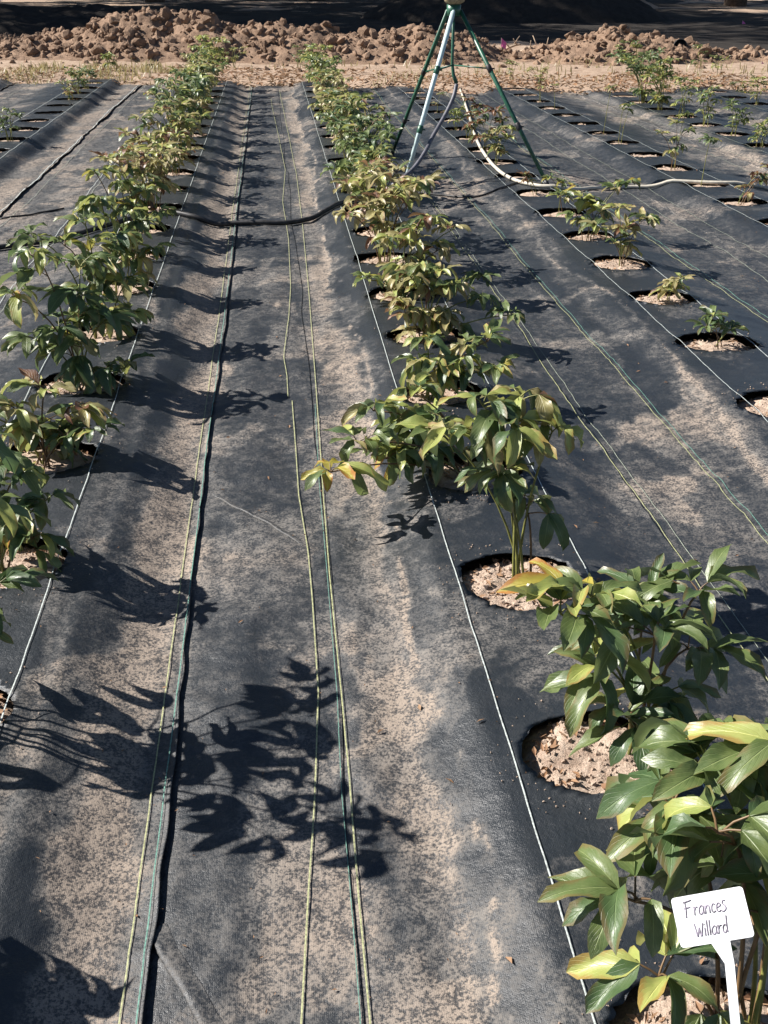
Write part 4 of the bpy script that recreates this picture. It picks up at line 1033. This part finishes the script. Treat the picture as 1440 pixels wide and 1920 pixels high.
LET = {  # handwriting strokes, unit height 1
 'F': (.72, [[(.12, 1.0), (.16, .5), (.14, -.08)], [(-.02, .97), (.3, 1.0), (.62, 1.06)], [(.02, .55), (.3, .58), (.5, .60)]]),
 'r': (.38, [[(.05, .6), (.08, .3), (.08, .0)], [(.08, .3), (.18, .5), (.34, .55)]]),
 'a': (.48, [[(.4, .5), (.25, .58), (.08, .4), (.06, .12), (.18, .0), (.33, .12), (.4, .45)], [(.4, .5), (.38, .2), (.46, .0)]]),
 'n': (.48, [[(.05, .55), (.07, .0)], [(.07, .32), (.2, .52), (.33, .48), (.37, .25), (.38, .0)]]),
 'c': (.38, [[(.34, .5), (.2, .57), (.07, .38), (.07, .12), (.2, .0), (.36, .08)]]),
 'e': (.40, [[(.06, .28), (.3, .34), (.34, .48), (.2, .57), (.07, .4), (.07, .12), (.2, -.02), (.38, .08)]]),
 's': (.40, [[(.34, .66), (.2, .68), (.12, .5), (.3, .3), (.34, .1), (.15, -.05), (.0, .02)]]),
 'W': (.72, [[(.0, .95), (.1, .45), (.18, .02), (.32, .5), (.36, .6), (.42, .2), (.5, .02), (.6, .5), (.68, .9)]]),
 'i': (.18, [[(.08, .55), (.09, .0)], [(.08, .78), (.1, .74)]]),
 'l': (.20, [[(.1, 1.05), (.09, .5), (.1, .0)]]),
 'd': (.46, [[(.34, .45), (.2, .55), (.06, .35), (.07, .08), (.2, .0), (.34, .18)], [(.40, 1.15), (.37, .5), (.38, .0)]])}
mb = MB()
def write(word, x0, y0, h, sl, wx=.92):
    x = x0
    for ch in word:
        adv, st = LET[ch]
        for s_ in st:
            q = []
            for (a, b_) in s_:
                lx = x + (a * wx + b_ * .10) * h; ly = y0 + b_ * h + (x + a * h - x0) * sl
                q.append(c0 + ux * lx + uy * ly + nrm * (thk + .00035))
            if len(q) > 2: q = catmull(q, 4)
            mb.tube(q, .00092, 5, True)
        x += adv * h * wx
write('Frances', -50 * pxm, 8 * pxm, 27 * pxm, .0); write('Willard', -38 * pxm, -31 * pxm, 26 * pxm, .0)
o = mb.build('handwriting', M['ink']); rel(o, ns)

# ------------------------------------------------------------------ flags, drain pipe, branches
def flag(px, py, Y, hgt, label, fs=.06):
    top = PY(px, py, Y); gz = mz(top.x, Y) if 18.6 < Y < 26 else float(ZG(np.array([top.x]), np.array([Y]))[0])
    e = empty('marker_flag', (top.x, Y, gz), label, 'flag', 'pink marker flags')
    mb = MB(); mb.tube([Vector((top.x, Y, gz - .05)), Vector((top.x, Y, top.z + .03))], .003, 5); o = mb.build('wire', M['wire']); rel(o, e)
    v = []; f = []
    for i in range(5):
        for j in range(4):
            u, t = i / 4, j / 3; v.append((top.x + fs * u * .9, Y + .015 * math.sin(u * 6 + t * 2), top.z + .03 - fs * 1.5 * t - u * fs * (.8 - t * .3)))
    for i in range(4):
        for j in range(3): b_ = i * 4 + j; f.append((b_, b_ + 4, b_ + 5, b_ + 1))
    o = link('flag_sheet', v, f, M['pink']); rel(o, e)
flag(940, 74, 21.6, .4, 'pink marker flag on the mound right of the tripod', .11)
flag(1428, 118, 19.6, .3, 'pink marker flag at the right edge of the dirt', .10)
flag(1392, 40, 33, .4, 'far pink marker flag in the tree shade', .12)
# black corrugated pipe end
pc = PY(1275, 86, 20.3); mb = MB(); pp = []; rr_ = []
ax = Vector((.35, .9, -.15)).normalized()
for k in range(40): pp.append(pc + ax * (k * .018)); rr_.append(.115 + (.009 if (k // 2) % 2 else -.004))
dp = empty('drain_pipe', pc, 'short black corrugated pipe end lying on the mound at right', 'pipe')
mb.tube(pp, rr_, 20, False); o = mb.build('pipe_wall', M['tblack']); rel(o, dp)
mb = MB(); mb.tube([pc + ax * .02, pc + ax * .022], [.115, .02], 20, True); o = mb.build('end_cap', M['tblack']); rel(o, dp)
def branch(pts, rad, label):
    mb = MB(); P = catmull(pts, 4); mb.tube(P, [rad * (1 - .6 * k / len(P)) for k in range(len(P))], 7)
    for k in range(3):
        q = P[(k + 1) * len(P) // 4]; mb.tube([q, q + Vector((rnd.uniform(-.2, .2), rnd.uniform(-.1, .1), rnd.uniform(.08, .22)))], [rad * .5, rad * .2], 5)
    o = mb.build('dead_branch', M['twig']); o['label'] = label; o['category'] = 'branch'
branch([PY(948, 92, 22.3), PY(962, 86, 22.2), PY(976, 83, 22.2)], .03, 'pale dead branch beside the pink flag on the mound')
branch([PY(978, 97, 22.0), PY(1000, 89, 22.1), PY(1018, 92, 22.2), PY(1045, 94, 22.3)], .035, 'long dead branch between the two dirt mounds')

# ------------------------------------------------------------------ trees: the grove at left throws the shade over the back of the field
def tree_mesh(seed, H, cr, c0z):
    r = random.Random(seed); t = MB(); P = [Vector((0, 0, -.3))]
    for k in range(1, 9): P.append(Vector((r.uniform(-.2, .2) * k * .3, r.uniform(-.2, .2) * k * .3, H * .8 * k / 8)))
    t.tube(P, [.42 * (1 - .1 * k) * (1.25 if k == 0 else 1) for k in range(9)], 10)
    for k in range(14):
        q, _ = along(P, r.uniform(.35, .98)); a = r.uniform(0, 6.28); L = cr * r.uniform(.5, .95)
        e = q + Vector((math.cos(a) * L, math.sin(a) * L, L * r.uniform(.2, .6))); m_ = q.lerp(e, .5) + Vector((0, 0, -.2))
        t.tube([q, m_, e], [.13, .08, .03], 6)
    v = []; f = []; uv = []
    zc_ = (c0z + H) / 2; rz = (H - c0z) / 2
    clumps = []
    for k in range(110):
        while True:
            p = Vector((r.uniform(-1, 1), r.uniform(-1, 1), r.uniform(-1, 1)))
            if .35 < p.length < 1: break
        clumps.append(Vector((p.x * cr, p.y * cr, zc_ + p.z * rz)))
    for cpt in clumps:
        R_ = r.uniform(.7, 1.5)
        for j in range(85):
            d = Vector((r.gauss(0, 1), r.gauss(0, 1), r.gauss(0, .7))).normalized() * R_ * r.random() ** .4
            p = cpt + d; s = r.uniform(.13, .26); Q = Quaternion((r.uniform(-1, 1), r.uniform(-1, 1), r.uniform(-1, 1), r.uniform(-1, 1) + .01)).normalized().to_matrix()
            b_ = len(v); v += [p + Q @ (Vector(w_) * s) for w_ in ((-1, 0, 0), (0, -.5, .1), (1, 0, 0), (0, .5, .1))]; f.append((b_, b_ + 1, b_ + 2, b_ + 3)); uv += [(0, .5), (.5, 0), (1, .5), (.5, 1)]
    return t, v, f, uv
TM = []
for seed, H, cr, cz in ((1, 25, 6.2, 6.5), (2, 21, 5.6, 4.5)):
    t, v, f, uv = tree_mesh(seed, H, cr, cz)
    a = t.build('trunk', M['bark']); b_ = link('crown', v, f, M['treeleaf'], None, False, uv); b_['kind'] = 'stuff'
    TM.append((a.data, b_.data)); bpy.data.objects.remove(a); bpy.data.objects.remove(b_)
def tree(x, y, kind, s, rot, label, group='shade trees at the left of the field'):
    e = empty('shade_tree', (x, y, float(ZG(np.array([x]), np.array([y]))[0])), label, 'tree', group); e.rotation_euler.z = rot; e.scale = (s, s, s)
    for nm, me in (('trunk', TM[kind][0]), ('crown', TM[kind][1])):
        o = bpy.data.objects.new(nm, me); C.objects.link(o); o.parent = e
        if nm == 'crown': o['kind'] = 'stuff'
TL = [(-13.5, 39.5, 0), (-12.5, 46, 1), (-15, 52, 0), (-16, 60, 0), (-17.5, 68, 1), (-22, 42, 0), (-23, 50, 1), (-25, 58, 0), (-11.0, 71, 0), (-2, 74, 1), (7, 78, 0), (16, 82, 1), (26, 76, 0), (-5, 84, 0), (-5.5, 58.5, 0), (2.5, 61, 1), (9.5, 59, 0), (-28, 36, 0), (-20, 36, 1)]
for k, (x, y, kd) in enumerate(TL):
    tree(x, y, kd, rnd.uniform(.95, 1.1) * (1.22 if k < 4 else 1), rnd.uniform(0, 6), f'tall leafy shade tree, {ORD[k]} of the grove past the upper left of the field')
g1 = G(1160, 27); g2 = G(1378, 12)
tree(g1.x, g1.y, 1, .62, 1.0, 'thin dark tree trunk standing in shade at the top right')
tree(g2.x, g2.y, 0, 1.0, 2.0, 'thick dark tree trunk at the top right corner')
